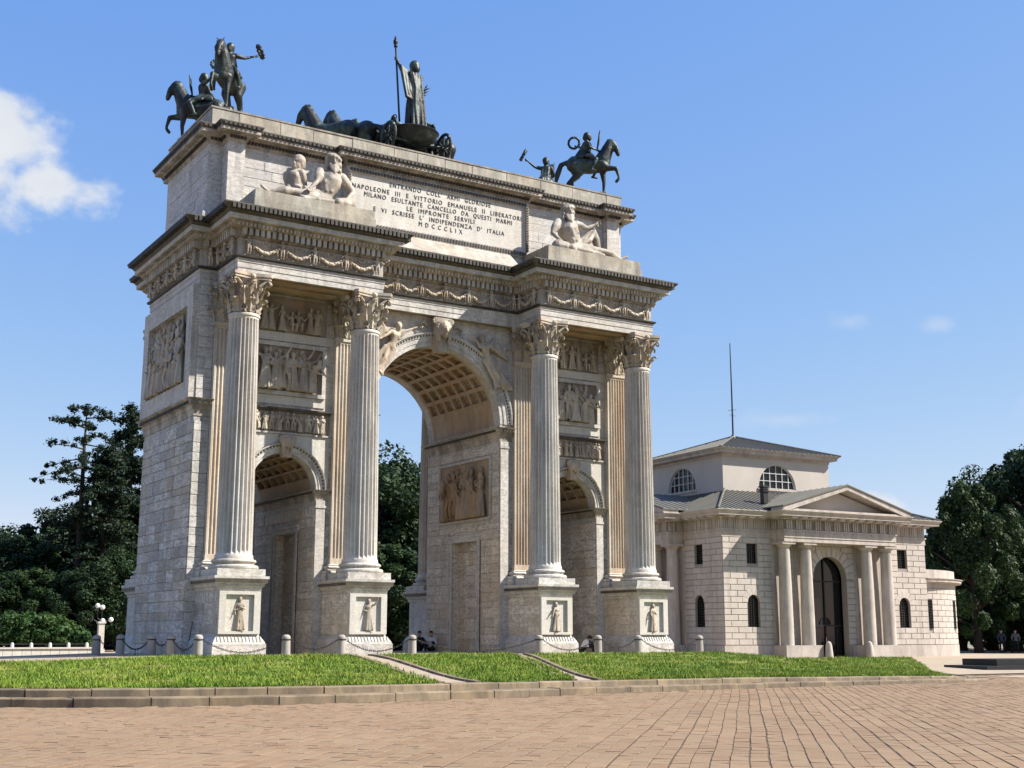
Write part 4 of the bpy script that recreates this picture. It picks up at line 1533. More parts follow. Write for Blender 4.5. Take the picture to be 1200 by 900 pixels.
RIDER = rider_mesh()
wm = MB()
wm.tube([(.21 * math.cos(a), 0, .21 * math.sin(a)) for a in [2 * PI * k / 20 for k in range(20)]], .045, 6, True)
for k in range(20):
    a = 2 * PI * k / 20
    wm.ball((.21 * math.cos(a), .02 * (-1) ** k, .21 * math.sin(a)), .052, 5, 4)
WREATH = wm.mesh('wreath', 'bronze', True)
pm = MB().tube([(0, 0, 0), (.02, 0, .35), (.05, 0, .72)], [.03, .04, .015], 6)
for k in range(6):
    for s in (-1, 1):
        pm.cap((.02, 0, .2 + .08 * k), .03, (.05, s * .12, .34 + .08 * k), .015, 5)
PALM = pm.mesh('palm_branch', 'bronze', True)


def rider_statue(label, x, y, z, ang, s):
    t = thing('rider_statue', label, 'statue', (x, y, z), ang, 'bronze riders on the attic corners')
    pl = MB().box(-1.0, .72, -.36, .36, -.25 / s - (z - ZT - .22) / s, .0)
    o = pl.obj('plinth', 'topcourse', t)
    o.scale = (s, s, s)
    h = link('horse', HORSE, t, None, None, s)
    r = link('rider', RIDER, t, (-.05, 0, -.12), None, s * 1.08)
    link('wreath', WREATH, r, (-.58, .80, 2.50), (.5, .3, .5))
    link('palm_branch', PALM, r, (.37, -.16, 1.78), (0, .1, 0))
    bl = MB()
    for sg in (-1, 1):
        bl.tube([(1.22, .09 * sg, 1.85), (.98, .16 * sg, 1.90), (.62, .12 * sg, 1.82), (.38, -.12 + .04 * sg, 1.80)], .014, 5)
    bl.tube([(1.16, .12 * math.cos(a), 1.95 + .12 * math.sin(a)) for a in [2 * PI * k / 12 for k in range(12)]], .016, 5, True)
    bl.obj('bridle', 'bronze', h)
    return t


rider_statue('bronze horseman holding out a wreath on the front attic corner above the shaded end wall', -9.85, 4.75, ZT + .22, math.radians(-128), 1.30)
rider_statue('bronze horseman on the rear attic corner, horse stepping out over the shaded end wall', -10.0, 8.0, ZT - .02, math.radians(152), 1.30)
rider_statue('bronze horseman raising a wreath on the front attic corner beside the custom house', 9.75, 4.7, ZT + .22, math.radians(-40), 1.30)
rider_statue('bronze horseman seen only waist up behind the parapet, wreath held out', 9.4, 8.2, ZT - .12, math.radians(48), 1.30)

# -- chariot group
qd = thing('chariot_statue', 'bronze goddess with tall staff in a chariot drawn by six horses atop the arch', 'statue', (-.38, 4.9, ZT + .3))
MB().box(-1.9, 1.7, -.55, 3.9, -.32, .0).obj('plinth', 'bronze', qd)
ch = MB()
prof = [(.05, .55), (.5, .58), (.95, .74), (1.18, 1.0), (1.28, 1.24), (1.36, 1.30), (1.30, 1.34), (1.20, 1.27), (1.10, 1.05), (.88, .82), (.45, .68), (.05, .66)]
k = len(prof)
seg = 28
vs = [(r * math.cos(2 * PI * i / seg) * .95, r * math.sin(2 * PI * i / seg) * .8 + .2, z) for i in range(seg) for r, z in prof]
fs = [(i * k + q, ((i + 1) % seg) * k + q, ((i + 1) % seg) * k + (q + 1) % k, i * k + (q + 1) % k) for i in range(seg) for q in range(k)]
ch.add(vs, fs)
for s in (-1, 1):                                                    # scrolled sides
    pts = [(s * 1.1, .1, 1.25)]
    for q in range(15):
        b = -PI / 2 + q * .42
        rr = .40 * (1 - q / 19)
        pts.append((s * (1.05 + .05 * q / 14), .2 + rr * math.cos(b) * .8, 1.68 + rr * math.sin(b)))
    ch.tube(pts, [.12] + [.11 - .004 * q for q in range(15)], 8)
    ch.tube([(s * .9, .9, 1.2), (s * .8, 1.15, 1.6), (s * .45, 1.3, 1.85)], [.1, .1, .06], 8)
for q in range(9):
    a = PI * q / 8
    ch.tube([(1.1 * math.cos(a), .3 + .8 * math.sin(a), 1.2), (.95 * math.cos(a), .35 + .85 * math.sin(a), 2.0)], [.12, .10], 6)
ch.tube([(.95 * math.cos(PI * q / 12), .35 + .85 * math.sin(PI * q / 12), 2.02) for q in range(13)], .1, 8)
ch.tube([(-1.6, -.1, .70), (1.6, -.1, .70)], .08, 8)
ch.tube([(0, .8, .7), (0, 2.4, 1.0), (0, 3.6, 1.5)], .07, 8)
for q in range(7):
    ch.cap((-.7 + .22 * q, -.3 - .08 * math.sin(q), 1.3), .13, (-.62 + .22 * q, .1, 1.38), .12)
ch.obj('chariot', 'bronze', qd, 'auto')
for s in (-1, 1):
    w = MB()
    w.tube([(s * 1.5, -.1 + .70 * math.cos(a), .70 + .70 * math.sin(a)) for a in [2 * PI * q / 28 for q in range(28)]], .085, 8, True)
    w.tube([(s * 1.36, -.1, .70), (s * 1.66, -.1, .70)], .13, 8)
    for q in range(8):
        a = 2 * PI * q / 8
        w.tube([(s * 1.5, -.1, .70), (s * 1.5, -.1 + .66 * math.cos(a), .70 + .66 * math.sin(a))], .05, 6)
    w.obj('wheel', 'bronze', qd, 'auto')
gm = MB()
human(gm, robe=.75, hair=1.5, face=(0, 1, 0), side=(-1, 0, 0), rs=None, head=(0, .02, 1.66), le=(-.40, .05, 1.50), lh=(-.47, .14, 1.74), re=(.34, .12, 1.18), rh=(.40, .34, 1.12), fingers=True, hs=1.15, muscle=1.1)
for q in range(9):                                                   # cloak down the back with deep folds
    u = -.24 + .06 * q
    fo = .05 * (q % 2)
    gm.cap((u * .85, -.08 - fo * .6, 1.46), .045, (u * .62 + .02 * math.sin(q * 2), -.13 - fo, 1.08), .042)
    gm.cap((u * .62 + .02 * math.sin(q * 2), -.13 - fo, 1.08), .042, (u * .85 + .03, -.16 - fo, .62), .045)
    gm.cap((u * .85 + .03, -.16 - fo, .62), .045, (u * .95 + .06 * math.sin(q * 1.3) + .04, -.20 - fo, .05), .05)
for q in range(6):                                                   # cloak hanging from the raised arm
    gm.cap((-.20 - .045 * q, .0 + .01 * q, 1.50 + .02 * q), .05, (-.20 - .03 * q, -.08 - .03 * (q % 2), 1.05 - .05 * q), .045)
    gm.cap((-.20 - .03 * q, -.08 - .03 * (q % 2), 1.05 - .05 * q), .045, (-.10 - .02 * q, -.14, .62 + .03 * q), .04)
gm.tube([(.19 * math.cos(a), .15 * math.sin(a) - .02, 1.10 + .02 * math.sin(a * 2)) for a in [2 * PI * k / 16 for k in range(16)]], .035, 6, True)
god = link('goddess', remesh(gm, 'goddess', 'bronze', .02, 1, .6), qd, (-.08, .1, 1.28), (0, 0, .25), (1.8, 1.8, 2.0))
st = MB().tube([(-.80, .16, 1.7), (-1.06, .21, 5.6)], .05, 8)
st.ball((-1.06, .21, 5.62), .09, 8, 6).ball((-1.07, .21, 5.78), .12, 8, 6, (1, 1, 1.5)).ball((-1.075, .21, 5.98), .06, 8, 6, (1, 1, 2.0)).lathe([(.02, 0), (.1, .03), (.1, .08), (.02, .1)], 8, (-1.055, .21, 5.5))
st.obj('staff', 'bronze', qd, True)
ob = MB().tube([(.72, .75, 3.52), (.86, .85, 3.9), (1.02, .95, 4.25)], [.035, .03, .012], 6)
for q in range(6):
    ob.cap((.78 + .04 * q, .78 + .03 * q, 3.6 + .1 * q), .04, (.9 + .05 * q + .12 * (-1) ** q, .8, 3.78 + .1 * q), .02, 5)
ob.obj('olive_branch', 'bronze', qd, True)
for q, (xx, turn) in enumerate(((-3.2, .8), (-2.2, .5), (-1.15, .2), (.15, 0), (1.45, -.1), (2.7, -.3))):
    h = link('horse', HORSE, qd, (xx, 2.55 + .12 * (-1) ** q, -.48), (0, 0, PI / 2 + turn), 1.5)

# -- reclining river gods on the ledge
def god_mesh(companion):
    mb = MB()
    human(mb, pel=(.08, 0, .24), chest=(-.12, .04, .64), head=(-.16, -.04, 1.06), face=(.15, -1, -.05), muscle=1.7, beard=True, hair=1.4, hs=1.22, fingers=True, side=(.96, .05, .2),
          ls=(.11, .03, .80), rs=(-.40, .03, .77), re=(-.62, -.06, .46), rh=(-.42, -.20, .24),
          le=(.24, -.14, .52) if companion else (.40, -.03, .76), lh=(.40, -.24, .34) if companion else (.62, -.04, .88),
          lk=(.72, .10, .30) if companion else (.64, .08, .78), la=(1.20, .06, .12) if companion else (.82, .04, .12), lf=(1.36, .02, .16) if companion else (.98, .0, .06), rk=(.78, -.22, .20), ra=(1.28, -.16, .10), rf=(1.45, -.20, .18))
    drape(mb, [(-.05, -.18, .14), (.3, -.26, .10), (.6, -.28, .06)], .07, 4, .06, (0, 1, .4))
    if not companion:
        drape(mb, [(.15, -.05, .30), (.42, -.03, .46), (.62, .06, .70)], .07, 3, .05, (0, 1, .2))
    mb.cap((-.5, -.12, .14), .16, (-.32, -.20, .13), .13)            # urn
    mb.cap((-.26, -.24, .12), .09, (-.20, -.27, .11), .11)
    for q in range(5):
        mb.cap((-.18 + .015 * q, -.28, .12), .03, (-.10 + .03 * q, -.31, -.02), .03)
    mb.cap((-.7, .05, .05), .12, (.9, .1, .03), .10)
    for q in range(3):
        for sg in (-1, 1):                                           # belly muscles
            mb.cap((-.06 + .05 * sg - .03 * q + .06, -.14 + .01 * q, .58 - .09 * q), .045, (-.05 + .05 * sg - .02 * q + .06, -.15, .55 - .09 * q), .04)
    if companion:
        human(mb, pel=(.55, .18, .30), chest=(.60, .20, .62), head=(.56, .16, .95), face=(.8, -.5, 0), side=(.6, .8, 0), robe=0, hair=1.2, hs=1.2, muscle=1.25,
              le=(.75, .25, .48), lh=(.62, .05, .40), re=(.40, .12, .45), rh=(.45, -.05, .38), lk=(.80, .0, .30), la=(.95, .1, .06), rk=(.7, -.05, .25), ra=(.9, .0, .05))
        for q in range(6):
            mb.cap((.46 + .05 * q, .26, .80), .06, (.42 + .07 * q, .16 - .03 * (q % 2), .25), .07)
    return remesh(mb, 'river_god', 'god', .016, 1, .5)


GOD_A, GOD_B = god_mesh(False), god_mesh(True)
for s, me, lab in ((1, GOD_A, 'marble reclining bearded river god with arm on raised knee, beside the custom house end'), (-1, GOD_B, 'marble reclining bearded river god with a second crouching figure, near the shaded end wall')):
    t = thing('river_god_statue', lab, 'statue', (s * 6.55, 1.55, 18.72), 0, 'marble river gods on the cornice')
    a, b = sorted((s * 4.45 - s * 6.55, s * 9.92 - s * 6.55))
    MB().box(a, b, -.95, 1.3, -1.03, -.42).box(a + .04, b - .04, -.91, 1.28, -.42, -.02).obj('plinth', 'topcourse', t)
    link('figure', me, t, (-s * .08, -.05, -.06), None, (s * 2.05, 1.9, 2.05))

# ------------------------------------------------------------------ custom house
HO = Vector((23.23, 10.47, -.5))
HR = math.radians(-3.6)
house = thing('custom_house', 'pale stone custom house with pedimented porch, arched glass door and square attic', 'building', HO, HR)
W_, HC = 16.4, 8.2
hrand = random.Random(3)
Pfr = lambda u, z, d: (u, -d, z)                                     # front
Plf = lambda u, z, d: (-d, u, z)                                     # side towards the arch


def arch_loop(c, w, z0, zs, n=14):
    return [(c - w, z0), (c + w, z0)] + [(c + w * math.cos(a), zs + w * math.sin(a)) for a in [PI * k / n for k in range(n + 1)]]


DOOR = (HC, 1.36, 0.02, 4.72)
RW, AW = ((2.2, .40, 5.5, 6.68), (14.35, .40, 5.5, 6.68)), ((2.2, .46, 1.78, 3.22), (14.35, .46, 1.78, 3.22))
RWs, AWs = ((2.3, .40, 5.5, 6.68), (14.1, .40, 5.5, 6.68)), ((2.3, .46, 1.78, 3.22), (14.1, .46, 1.78, 3.22))
front_holes = [arch_loop(*DOOR)] + [[(c - w, a), (c + w, a), (c + w, b), (c - w, b)] for c, w, a, b in RW] + [arch_loop(c, w, a, b, 8) for c, w, a, b in AW]
side_holes = [arch_loop(*DOOR)] + [[(c - w, a), (c + w, a), (c + w, b), (c - w, b)] for c, w, a, b in RWs] + [arch_loop(c, w, a, b, 8) for c, w, a, b in AWs]
rect = [(0, 0), (W_, 0), (W_, 8.3), (0, 8.3)]
wf = MB().plate([rect] + front_holes, Pfr, -.45, 0).obj('front_wall', 'joint', house)
rect2 = [(.45, 0), (W_, 0), (W_, 8.3), (.45, 8.3)]
wsd = MB().plate([rect2] + side_holes, Plf, -.45, 0).obj('side_wall', 'joint', house)
MB().box(W_ - .45, W_, .45, W_, 0, 8.3).box(.45, W_ - .45, W_ - .45, W_, 0, 8.3).obj('rear_wall', 'housestone', house)


def circ_hole(c, w, z0, zs, ext):
    def f(za, zb):
        if zb <= z0 + .02:
            return None
        if zb <= zs + .06:
            return (c - w, c + w)
        r = w + ext
        if zb - zs >= r:
            return None
        q = max(math.sqrt(max(0, r * r - (zb - zs) ** 2)) - .04, math.sqrt(max(0, (w + .05) ** 2 - max(0, za - zs) ** 2)))
        return (c - q, c + q)
    return f


def fan(parent, c, w, zs, r0, r1, n, P, a0=0.0, a1=PI):
    """voussoirs round an arched head"""
    for k in range(n):
        b0, b1 = a0 + (a1 - a0) * k / n + .012, a0 + (a1 - a0) * (k + 1) / n - .012
        vs = []
        for d in (-.02, .048):
            for r, a in ((r0, b0), (r1, b0), (r1, b1), (r0, b1)):
                vs.append(P(c + r * math.cos(a), zs + r * math.sin(a), d))
        MB().add(vs, [(4, 5, 6, 7), (0, 1, 5, 4), (1, 2, 6, 5), (2, 3, 7, 6), (3, 0, 4, 7)]).obj('voussoir', 'housestone', parent)


def house_blocks(parent, u0, u1, z0, z1, P, rw, aw, door, parts):
    holes = [rect_hole(c - w, c + w, a, b) for c, w, a, b in rw] + [circ_hole(c, w, a, b, .42) for c, w, a, b in aw]
    if door:
        holes.append(circ_hole(*door, .62))
    lay = courses(u0, u1, z0, z1, .355, 1.02, hrand, holes, .0)
    mb = MB()
    for q in lay:
        b = MB() if parts else mb
        block(b, P, *q, .034, -.02, .032 + hrand.uniform(-.003, .004), .012)
        if parts:
            b.obj('block', 'housestone', parent)
    if not parts:
        mb.obj('block_facing', 'housestone', parent, kind='stuff')
    for c, w, a, b in aw:
        fan(parent, c, w, b, w, w + .40, 7, P)
    if door:
        fan(parent, door[0], door[1], door[3], door[1], door[1] + .60, 13, P)


house_blocks(wf, 0, W_, .74, 7.05, Pfr, RW, AW, DOOR, True)
house_blocks(wsd, 0, W_, .74, 7.05, Plf, RWs, AWs, DOOR, False)
for P, par in ((Pfr, wf), (Plf, wsd)):
    for q0, q1 in ((-.06, DOOR[0] - DOOR[1] - .3), (DOOR[0] + DOOR[1] + .3, W_ + .06)):
        if par is wsd and q0 < 0:
            q0 = .0
        MB().plate([[(q0, -.4), (q1, -.4), (q1, .72), (q0, .72)]], P, -.02, .07).obj('base_course', 'housebase', par)


def window(name, loop, P, dep, grille, bars, par, label=None):
    o = MB().plate([loop], P, -dep - .02, -dep).obj(name, 'glass', par)
    us, zs = [u for u, z in loop], [z for u, z in loop]
    u0, u1, z0, z1 = min(us), max(us), min(zs), max(zs)
    cx = (u0 + u1) / 2
    w = (u1 - u0) / 2
    inner = [((u - cx) * (1 - .05 / w) + cx, z + (.05 if z < (z0 + z1) / 2 else -.05)) for u, z in loop]
    MB().plate([loop, inner], P, -dep, -dep + .07).obj('window_frame', grille, o)
    g = MB()
    nu, nz = bars
    arched = len(loop) > 4
    zs_ = z1 - w if arched else z1
    for k in range(1, nu):
        u = u0 + (u1 - u0) * k / nu
        top = z1 if not arched else zs_ + math.sqrt(max(0, w * w - (u - cx) ** 2))
        t = .018
        g.plate([[(u - t, z0), (u + t, z0), (u + t, top), (u - t, top)]], P, -dep + .005, -dep + .05)
    for k in range(1, nz):
        z = z0 + (z1 - z0) * k / nz
        h = w if z < zs_ else math.sqrt(max(0, w * w - (z - zs_) ** 2)) if arched else w
        g.plate([[(cx - h, z - .018), (cx + h, z - .018), (cx + h, z + .018), (cx - h, z + .018)]], P, -dep + .012, -dep + .058)
    g.obj('grille', grille, o)
    return o


for P, par, rw, aw in ((Pfr, house, RW, AW), (Plf, house, RWs, AWs)):
    for c, w, a, b in rw:
        window('window', [(c - w, a), (c + w, a), (c + w, b), (c - w, b)], P, .22, 'iron', (5, 8), par)
    for c, w, a, b in aw:
        window('window', arch_loop(c, w, a, b, 8), P, .22, 'iron', (5, 12), par)
    # glazed door
    c, w, a, b = DOOR
    d = MB().plate([arch_loop(c, w, a, b)], P, -.62, -.60).obj('door', 'glass', par)
    f = MB()
    for u0, u1, z0, z1 in ((c - .04, c + .04, 1.9, b + w), (c - w, c + w, 4.55, 4.63), (c - w, c + w, 1.85, 1.95), (c - .9, c - .84, 0, 1.9), (c + .84, c + .9, 0, 1.9), (c - .03, c + .03, 0, 1.9)):
        f.plate([[(u0, z0), (u1, z0), (u1, z1), (u0, z1)]], P, -.6, -.52)
    f.obj('door_frame', 'iron', d)
    t = MB()
    n = 14
    arc1 = [(c + .45 * math.cos(PI * k / n), 1.96 + .45 * math.sin(PI * k / n)) for k in range(n + 1)]
    t.plate([arc1], P, -.6, -.55)
    t.obj('tympanum', 'dark', d)
    MB().plate([[(c - .035, .9), (c - .02, .9), (c - .02, 1.2), (c - .035, 1.2)]], P, -.52, -.48).obj('door_handle', 'whiteframe', d)
    MB().plate([[(c - w - .3, -.3), (c + w + .3, -.3), (c + w + .3, .02), (c - w - .3, .02)]], P, -.6, .06).obj('threshold', 'housebase', par)

# -- entablature round the building, projecting over each porch
PO = .95                                                             # porch projection
PH = 4.5                                                            # half width of the porch entablature
plan = [(-.05, -.05), (HC - PH, -.05), (HC - PH, -PO - .3), (HC + PH, -PO - .3), (HC + PH, -.05), (W_ + .05, -.05), (W_ + .05, W_ + .05), (-.05, W_ + .05),
        (-.05, HC + PH), (-PO - .3, HC + PH), (-PO - .3, HC - PH), (-.05, HC - PH)]
MB().sweep(plan, [(-.25, 7.05), (.0, 7.05), (.0, 7.42), (.05, 7.43), (.05, 7.52), (-.02, 7.53), (-.02, 8.12), (.06, 8.14), (.10, 8.22), (-.25, 8.24)]).obj('entablature', 'housebase', house)
for yy in ((HC - PH, HC + PH, -PO - .3, -.06),):
    MB().box(yy[0] + .02, yy[1] - .02, -PO - .28, -.08, 7.06, 8.2).obj('porch_beam', 'housebase', house)
    MB().box(-PO - .28, -.08, yy[0] + .02, yy[1] - .02, 7.06, 8.2).obj('porch_beam', 'housebase', house)
tri = MB()
along(plan, .78, lambda x, y, dx, dy: [obox(tri, x + dx * q, y + dy * q, dx, dy, .10, -.03, .045, 7.54, 8.10) for q in (-.16, 0, .16)] + [obox(tri, x, y, dx, dy, .44, .0, .055, 7.36, 7.42)])
tri.obj('triglyph_course', 'housebase', house, kind='stuff')
eave = MB().sweep(plan, [(-.3, 8.24), (.62, 8.26), (.66, 8.28), (.66, 8.40), (.74, 8.46), (.80, 8.56), (.80, 8.60), (-.3, 8.62)]).obj('eaves_cornice', 'housebase', house)
mut = MB()
along(plan, .78, lambda x, y, dx, dy: obox(mut, x, y, dx, dy, .42, .12, .60, 8.17, 8.255))
mut.obj('mutule_course', 'housebase', house, kind='stuff')

# -- lower hipped roof up to the attic storey
A0, A1 = 3.75, W_ - 3.75
AS = .65                                                             # the attic stands back from the middle
ov, ze, zt = .78, 8.60, 10.45
e0, e1 = -ov, W_ + ov
roof = MB().add([(e0, e0, ze), (e1, e0, ze), (e1, e1, ze), (e0, e1, ze), (A0 + .1, A0 + .1 + AS, zt), (A1 - .1, A0 + .1 + AS, zt), (A1 - .1, A1 - .1 + AS, zt), (A0 + .1, A1 - .1 + AS, zt)],
                [(0, 1, 5, 4), (1, 2, 6, 5), (2, 3, 7, 6), (3, 0, 4, 7), (0, 3, 2, 1)])
lower_roof = roof.obj('lower_roof', 'roofmetal', house)
seam = MB()
Af = A0 + .1 + AS
for k in range(44):
    u = e0 + (e1 - e0) * (k + .5) / 44
    t = min(1.0, min(u - e0, e1 - u) / (A0 + .1 - e0))
    seam.tube([(u, e0, ze + .02), (u, e0 + (Af - e0) * t, ze + (zt - ze) * t + .02)], .028, 4)
    t = min(1.0, (u - e0) / (Af - e0), (e1 - u) / (e1 - (A1 - .1 + AS)))
    seam.tube([(e0, u, ze + .02), (e0 + (A0 + .1 - e0) * t, u, ze + (zt - ze) * t + .02)], .028, 4)
for a, b in (((e0, e0), (A0, A0 + AS)), ((e1, e0), (A1, A0 + AS)), ((e0, e1), (A0, A1 + AS))):
    seam.tube([(a[0], a[1], ze + .04), (b[0], b[1], zt + .06)], .07, 6)
seam.obj('seam_ridges', 'roofmetal', lower_roof, kind='stuff')


# -- porches with pediments
def porch(P, tag_):
    """P(u, z, d): d is the distance out from the wall"""
    hw = PH + .62
    zb, za = 8.62, 10.12
    d1 = PO + .3 + .72
    back = -3.4
    o = MB().plate([[(HC - hw + .55, zb), (HC + hw - .55, zb), (HC, za - .22)]], P, back, PO + .12).obj('pediment', 'plaster', house)
    c = MB()
    for s in (-1, 1):
        c.plate([[(HC + s * hw, zb), (HC + s * hw, zb + .16), (HC, za + .16), (HC, za - .10), (HC + s * (hw - .55), zb)]], P, PO - .1, d1)
    c.plate([[(HC - hw, zb - .02), (HC + hw, zb - .02), (HC + hw - .1, zb + .09), (HC - hw + .1, zb + .09)]], P, PO, d1 - .05)
    c.obj('raking_cornice', 'housebase', o)
    r = MB()
    for s in (-1, 1):
        r.plate([[(HC + s * (hw + .06), zb + .165), (HC, za + .165), (HC, za + .235), (HC + s * (hw + .06), zb + .235)]], P, back, d1 + .06)
    ro = r.obj('porch_roof', 'roofmetal', o)
    sm = MB()
    for k in range(11):
        d = back + (d1 - back) * k / 10
        for s in (-1, 1):
            p0, p1 = P(HC + s * (hw + .04), zb + .25, d), P(HC, za + .25, d)
            sm.tube([p0, p1], .028, 4)
    sm.obj('seam_ridges', 'roofmetal', ro, kind='stuff')
    for du in (-4.1, -2.45, 2.45, 4.1):
        u = HC + du
        cx, cy, _ = P(u, 0, PO - .28)
        col = MB().lathe([(.30, 1.0), (.40, 1.0), (.395, 2.5), (.375, 4.5), (.335, 6.58), (.345, 6.62), (.345, 6.66), (.33, 6.68), (.33, 6.76), (.36, 6.78), (.47, 6.90), (.47, 6.92)], 28, (cx, cy, -.27)).obj('porch_column', 'housebase', house, 'auto')
        x0, y0, _ = P(u - .5, 0, PO - .28 - .5)
        x1, y1, _ = P(u + .5, 0, PO - .28 + .5)
        MB().box(min(x0, x1), max(x0, x1), min(y0, y1), max(y0, y1), 6.652, 6.80).obj('abacus', 'housebase', col)
        MB().plate([[(u - .40, .74), (u + .40, .74), (u + .40, 7.04), (u - .40, 7.04)]], P, .0, .12).obj('wall_pilaster', 'housebase', house)
    for s in (-1, 1):
        a, b = sorted((HC + s * 4.68, HC + s * 1.86))
        MB().plate([[(a, -.4), (b, -.4), (b, .73), (a, .73)]], P, .08, PO + .3).obj('porch_base', 'housebase', house)
    MB().plate([[(HC - PH, 6.80), (HC + PH, 6.80), (HC + PH, 7.052), (HC - PH, 7.052)]], P, .02, PO + .26).obj('porch_architrave', 'housebase', house)


porch(Pfr, 'front')
porch(Plf, 'side')

# -- attic storey
za0, za1 = 9.9, 12.75
Pa_f = lambda u, z, d: (u - .1, A0 + AS - d, z)
Pa_l = lambda u, z, d: (A0 - .1 - d, u + AS, z)
LW, LZ = 1.55, 10.72
lun = lambda c: [(c - LW, LZ), (c + LW, LZ)] + [(c + LW * math.cos(PI * k / 18), LZ + .02 + LW * math.sin(PI * k / 18)) for k in range(19)]
MB().plate([[(A0, za0), (A1, za0), (A1, za1), (A0, za1)], lun(HC)], Pa_f, -.35, 0).obj('attic_wall', 'plaster', house)
MB().plate([[(A0 + .35, za0), (A1, za0), (A1, za1), (A0 + .35, za1)], lun(HC)], Pa_l, -.35, 0).obj('attic_wall', 'plaster', house)
MB().box(A1 - .45, A1 - .1, A0 + .35 + AS, A1 + AS, za0, za1).box(A0 + .25, A1 - .45, A1 - .35 + AS, A1 + AS, za0, za1).obj('attic_wall', 'plaster', house)
for P in (Pa_f, Pa_l):
    lp = lun(HC)
    o = MB().plate([lp], P, -.22, -.20).obj('lunette_window', 'glass', house)
    g = MB()
    for k in range(1, 6):
        u = HC - LW + 2 * LW * k / 6
        g.plate([[(u - .02, LZ), (u + .02, LZ), (u + .02, LZ + math.sqrt(max(.01, LW ** 2 - (u - HC) ** 2))), (u - .02, LZ + math.sqrt(max(.01, LW ** 2 - (u - HC) ** 2)))]], P, -.2, -.12)
    for z in (.5, 1.0):
        h = math.sqrt(LW ** 2 - z * z)
        g.plate([[(HC - h, LZ + z - .02), (HC + h, LZ + z - .02), (HC + h, LZ + z + .02), (HC - h, LZ + z + .02)]], P, -.195, -.115)
    g.obj('window_bars', 'whiteframe', o)
    inner = [((u - HC) * .955 + HC, (z - LZ) * .955 + LZ + .03) for u, z in lp]
    MB().plate([lp, inner], P, -.2, -.10).obj('window_frame', 'whiteframe', o)
    MB().plate([[(HC - LW - .12, LZ - .16), (HC + LW + .12, LZ - .16), (HC + LW + .12, LZ - .01), (HC - LW - .12, LZ - .01)]], P, -.3, .08).obj('window_sill', 'housebase', o)
apl = [(x - .1, y + AS) for x, y in ((A0, A0), (A1, A0), (A1, A1), (A0, A1))]
MB().sweep(apl, [(-.1, 12.6), (.05, 12.6), (.05, 12.75), (.12, 12.78), (.40, 12.80), (.44, 12.82), (.44, 12.95), (.55, 13.04), (.60, 13.10), (-.1, 13.12)]).obj('attic_cornice', 'housebase', house)
b0, b1, zr0, zr1 = A0 - .62, A1 + .62, 13.10, 14.75
top = MB().add([(b0, b0, zr0), (b1, b0, zr0), (b1, b1, zr0), (b0, b1, zr0), (HC, HC, zr1)], [(0, 1, 4), (1, 2, 4), (2, 3, 4), (3, 0, 4), (3, 2, 1, 0)]).obj('attic_roof', 'roofmetal', house)
top.location = (-.1, AS, 0)
seam = MB()
for k in range(26):
    u = b0 + (b1 - b0) * (k + .5) / 26
    t = min(u - b0, b1 - u) / ((b1 - b0) / 2)
    seam.tube([(u, b0, zr0 + .02), (u, b0 + (HC - b0) * t, zr0 + (zr1 - zr0) * t + .02)], .025, 4)
    seam.tube([(b0, u, zr0 + .02), (b0 + (HC - b0) * t, u, zr0 + (zr1 - zr0) * t + .02)], .025, 4)
for a in ((b0, b0), (b1, b0), (b0, b1)):
    seam.tube([(a[0], a[1], zr0 + .03), (HC, HC, zr1 + .05)], .06, 6)
seam.obj('seam_ridges', 'roofmetal', top, kind='stuff')
chm = MB().box(-.17, .17, -.17, .17, 0, 1.0).box(-.24, .24, -.24, .24, .72, .80).box(-.24, .24, -.24, .24, .86, .92).box(-.24, .24, -.24, .24, .98, 1.08)
o = chm.obj('chimney', 'blackstone', lower_roof)
o.location = (4.05, .9, 9.25)
ant = thing('roof_antenna', 'tall thin pole standing on the attic roof peak of the custom house', 'pole', HO + Vector(((HC - .1) * math.cos(HR) - (HC + AS) * math.sin(HR), (HC - .1) * math.sin(HR) + (HC + AS) * math.cos(HR), 14.70)), HR)
MB().tube([(0, 0, 0), (0, 0, 3.2), (-.02, 0, 6.7)], [.06, .05, .03], 8).lathe([(.04, 0), (.2, 0), (.1, .2), (.04, .25)], 10).obj('mast', 'iron', ant)
MB().tube([(-.35, 0, 1.9), (.35, 0, 2.0)], .02, 5).tube([(-.25, .0, 1.6), (.25, .0, 1.55)], .02, 5).obj('cross_arm', 'iron', ant)

# -- low rounded wing
RW_ = 7.75
wing = MB()
n = 40
zt_ = 5.0
cx, cy = W_ - .02, HC
ring = [(cx + RW_ * math.sin(PI * k / n), cy - RW_ * math.cos(PI * k / n)) for k in range(n + 1)]
wing_wall = MB().prism(ring, 0, 4.75).obj('round_wing', 'joint', house)
Pw = lambda u, z, d: (cx + (RW_ + d) * math.sin(u / RW_), cy - (RW_ + d) * math.cos(u / RW_), z)
wwin = [(.62, .26), (4.2, .28), (7.8, .28)]
holes = [rect_hole(c - w, c + w, 1.75, 3.6) for c, w in wwin]
mb = MB()
for q in courses(.05, PI * RW_ / 2 + 3, .74, 4.35, .355, .95, hrand, holes):
    block(mb, Pw, *q, .034, -.02, .034, .012)
mb.obj('block_facing', 'housestone', wing_wall, kind='stuff')
for c, w in wwin:
    window('window', [(c - w, 1.75), (c + w, 1.75), (c + w, 3.6), (c - w, 3.6)], Pw, -.012, 'iron', (4, 10), house)
wp = [(cx + RW_ * math.sin(PI * k / n), cy - RW_ * math.cos(PI * k / n)) for k in range(n + 1)]
MB().sweep(wp, [(-.2, -.4), (.07, -.4), (.07, .72), (-.2, .73)], False).obj('base_course', 'housebase', house)
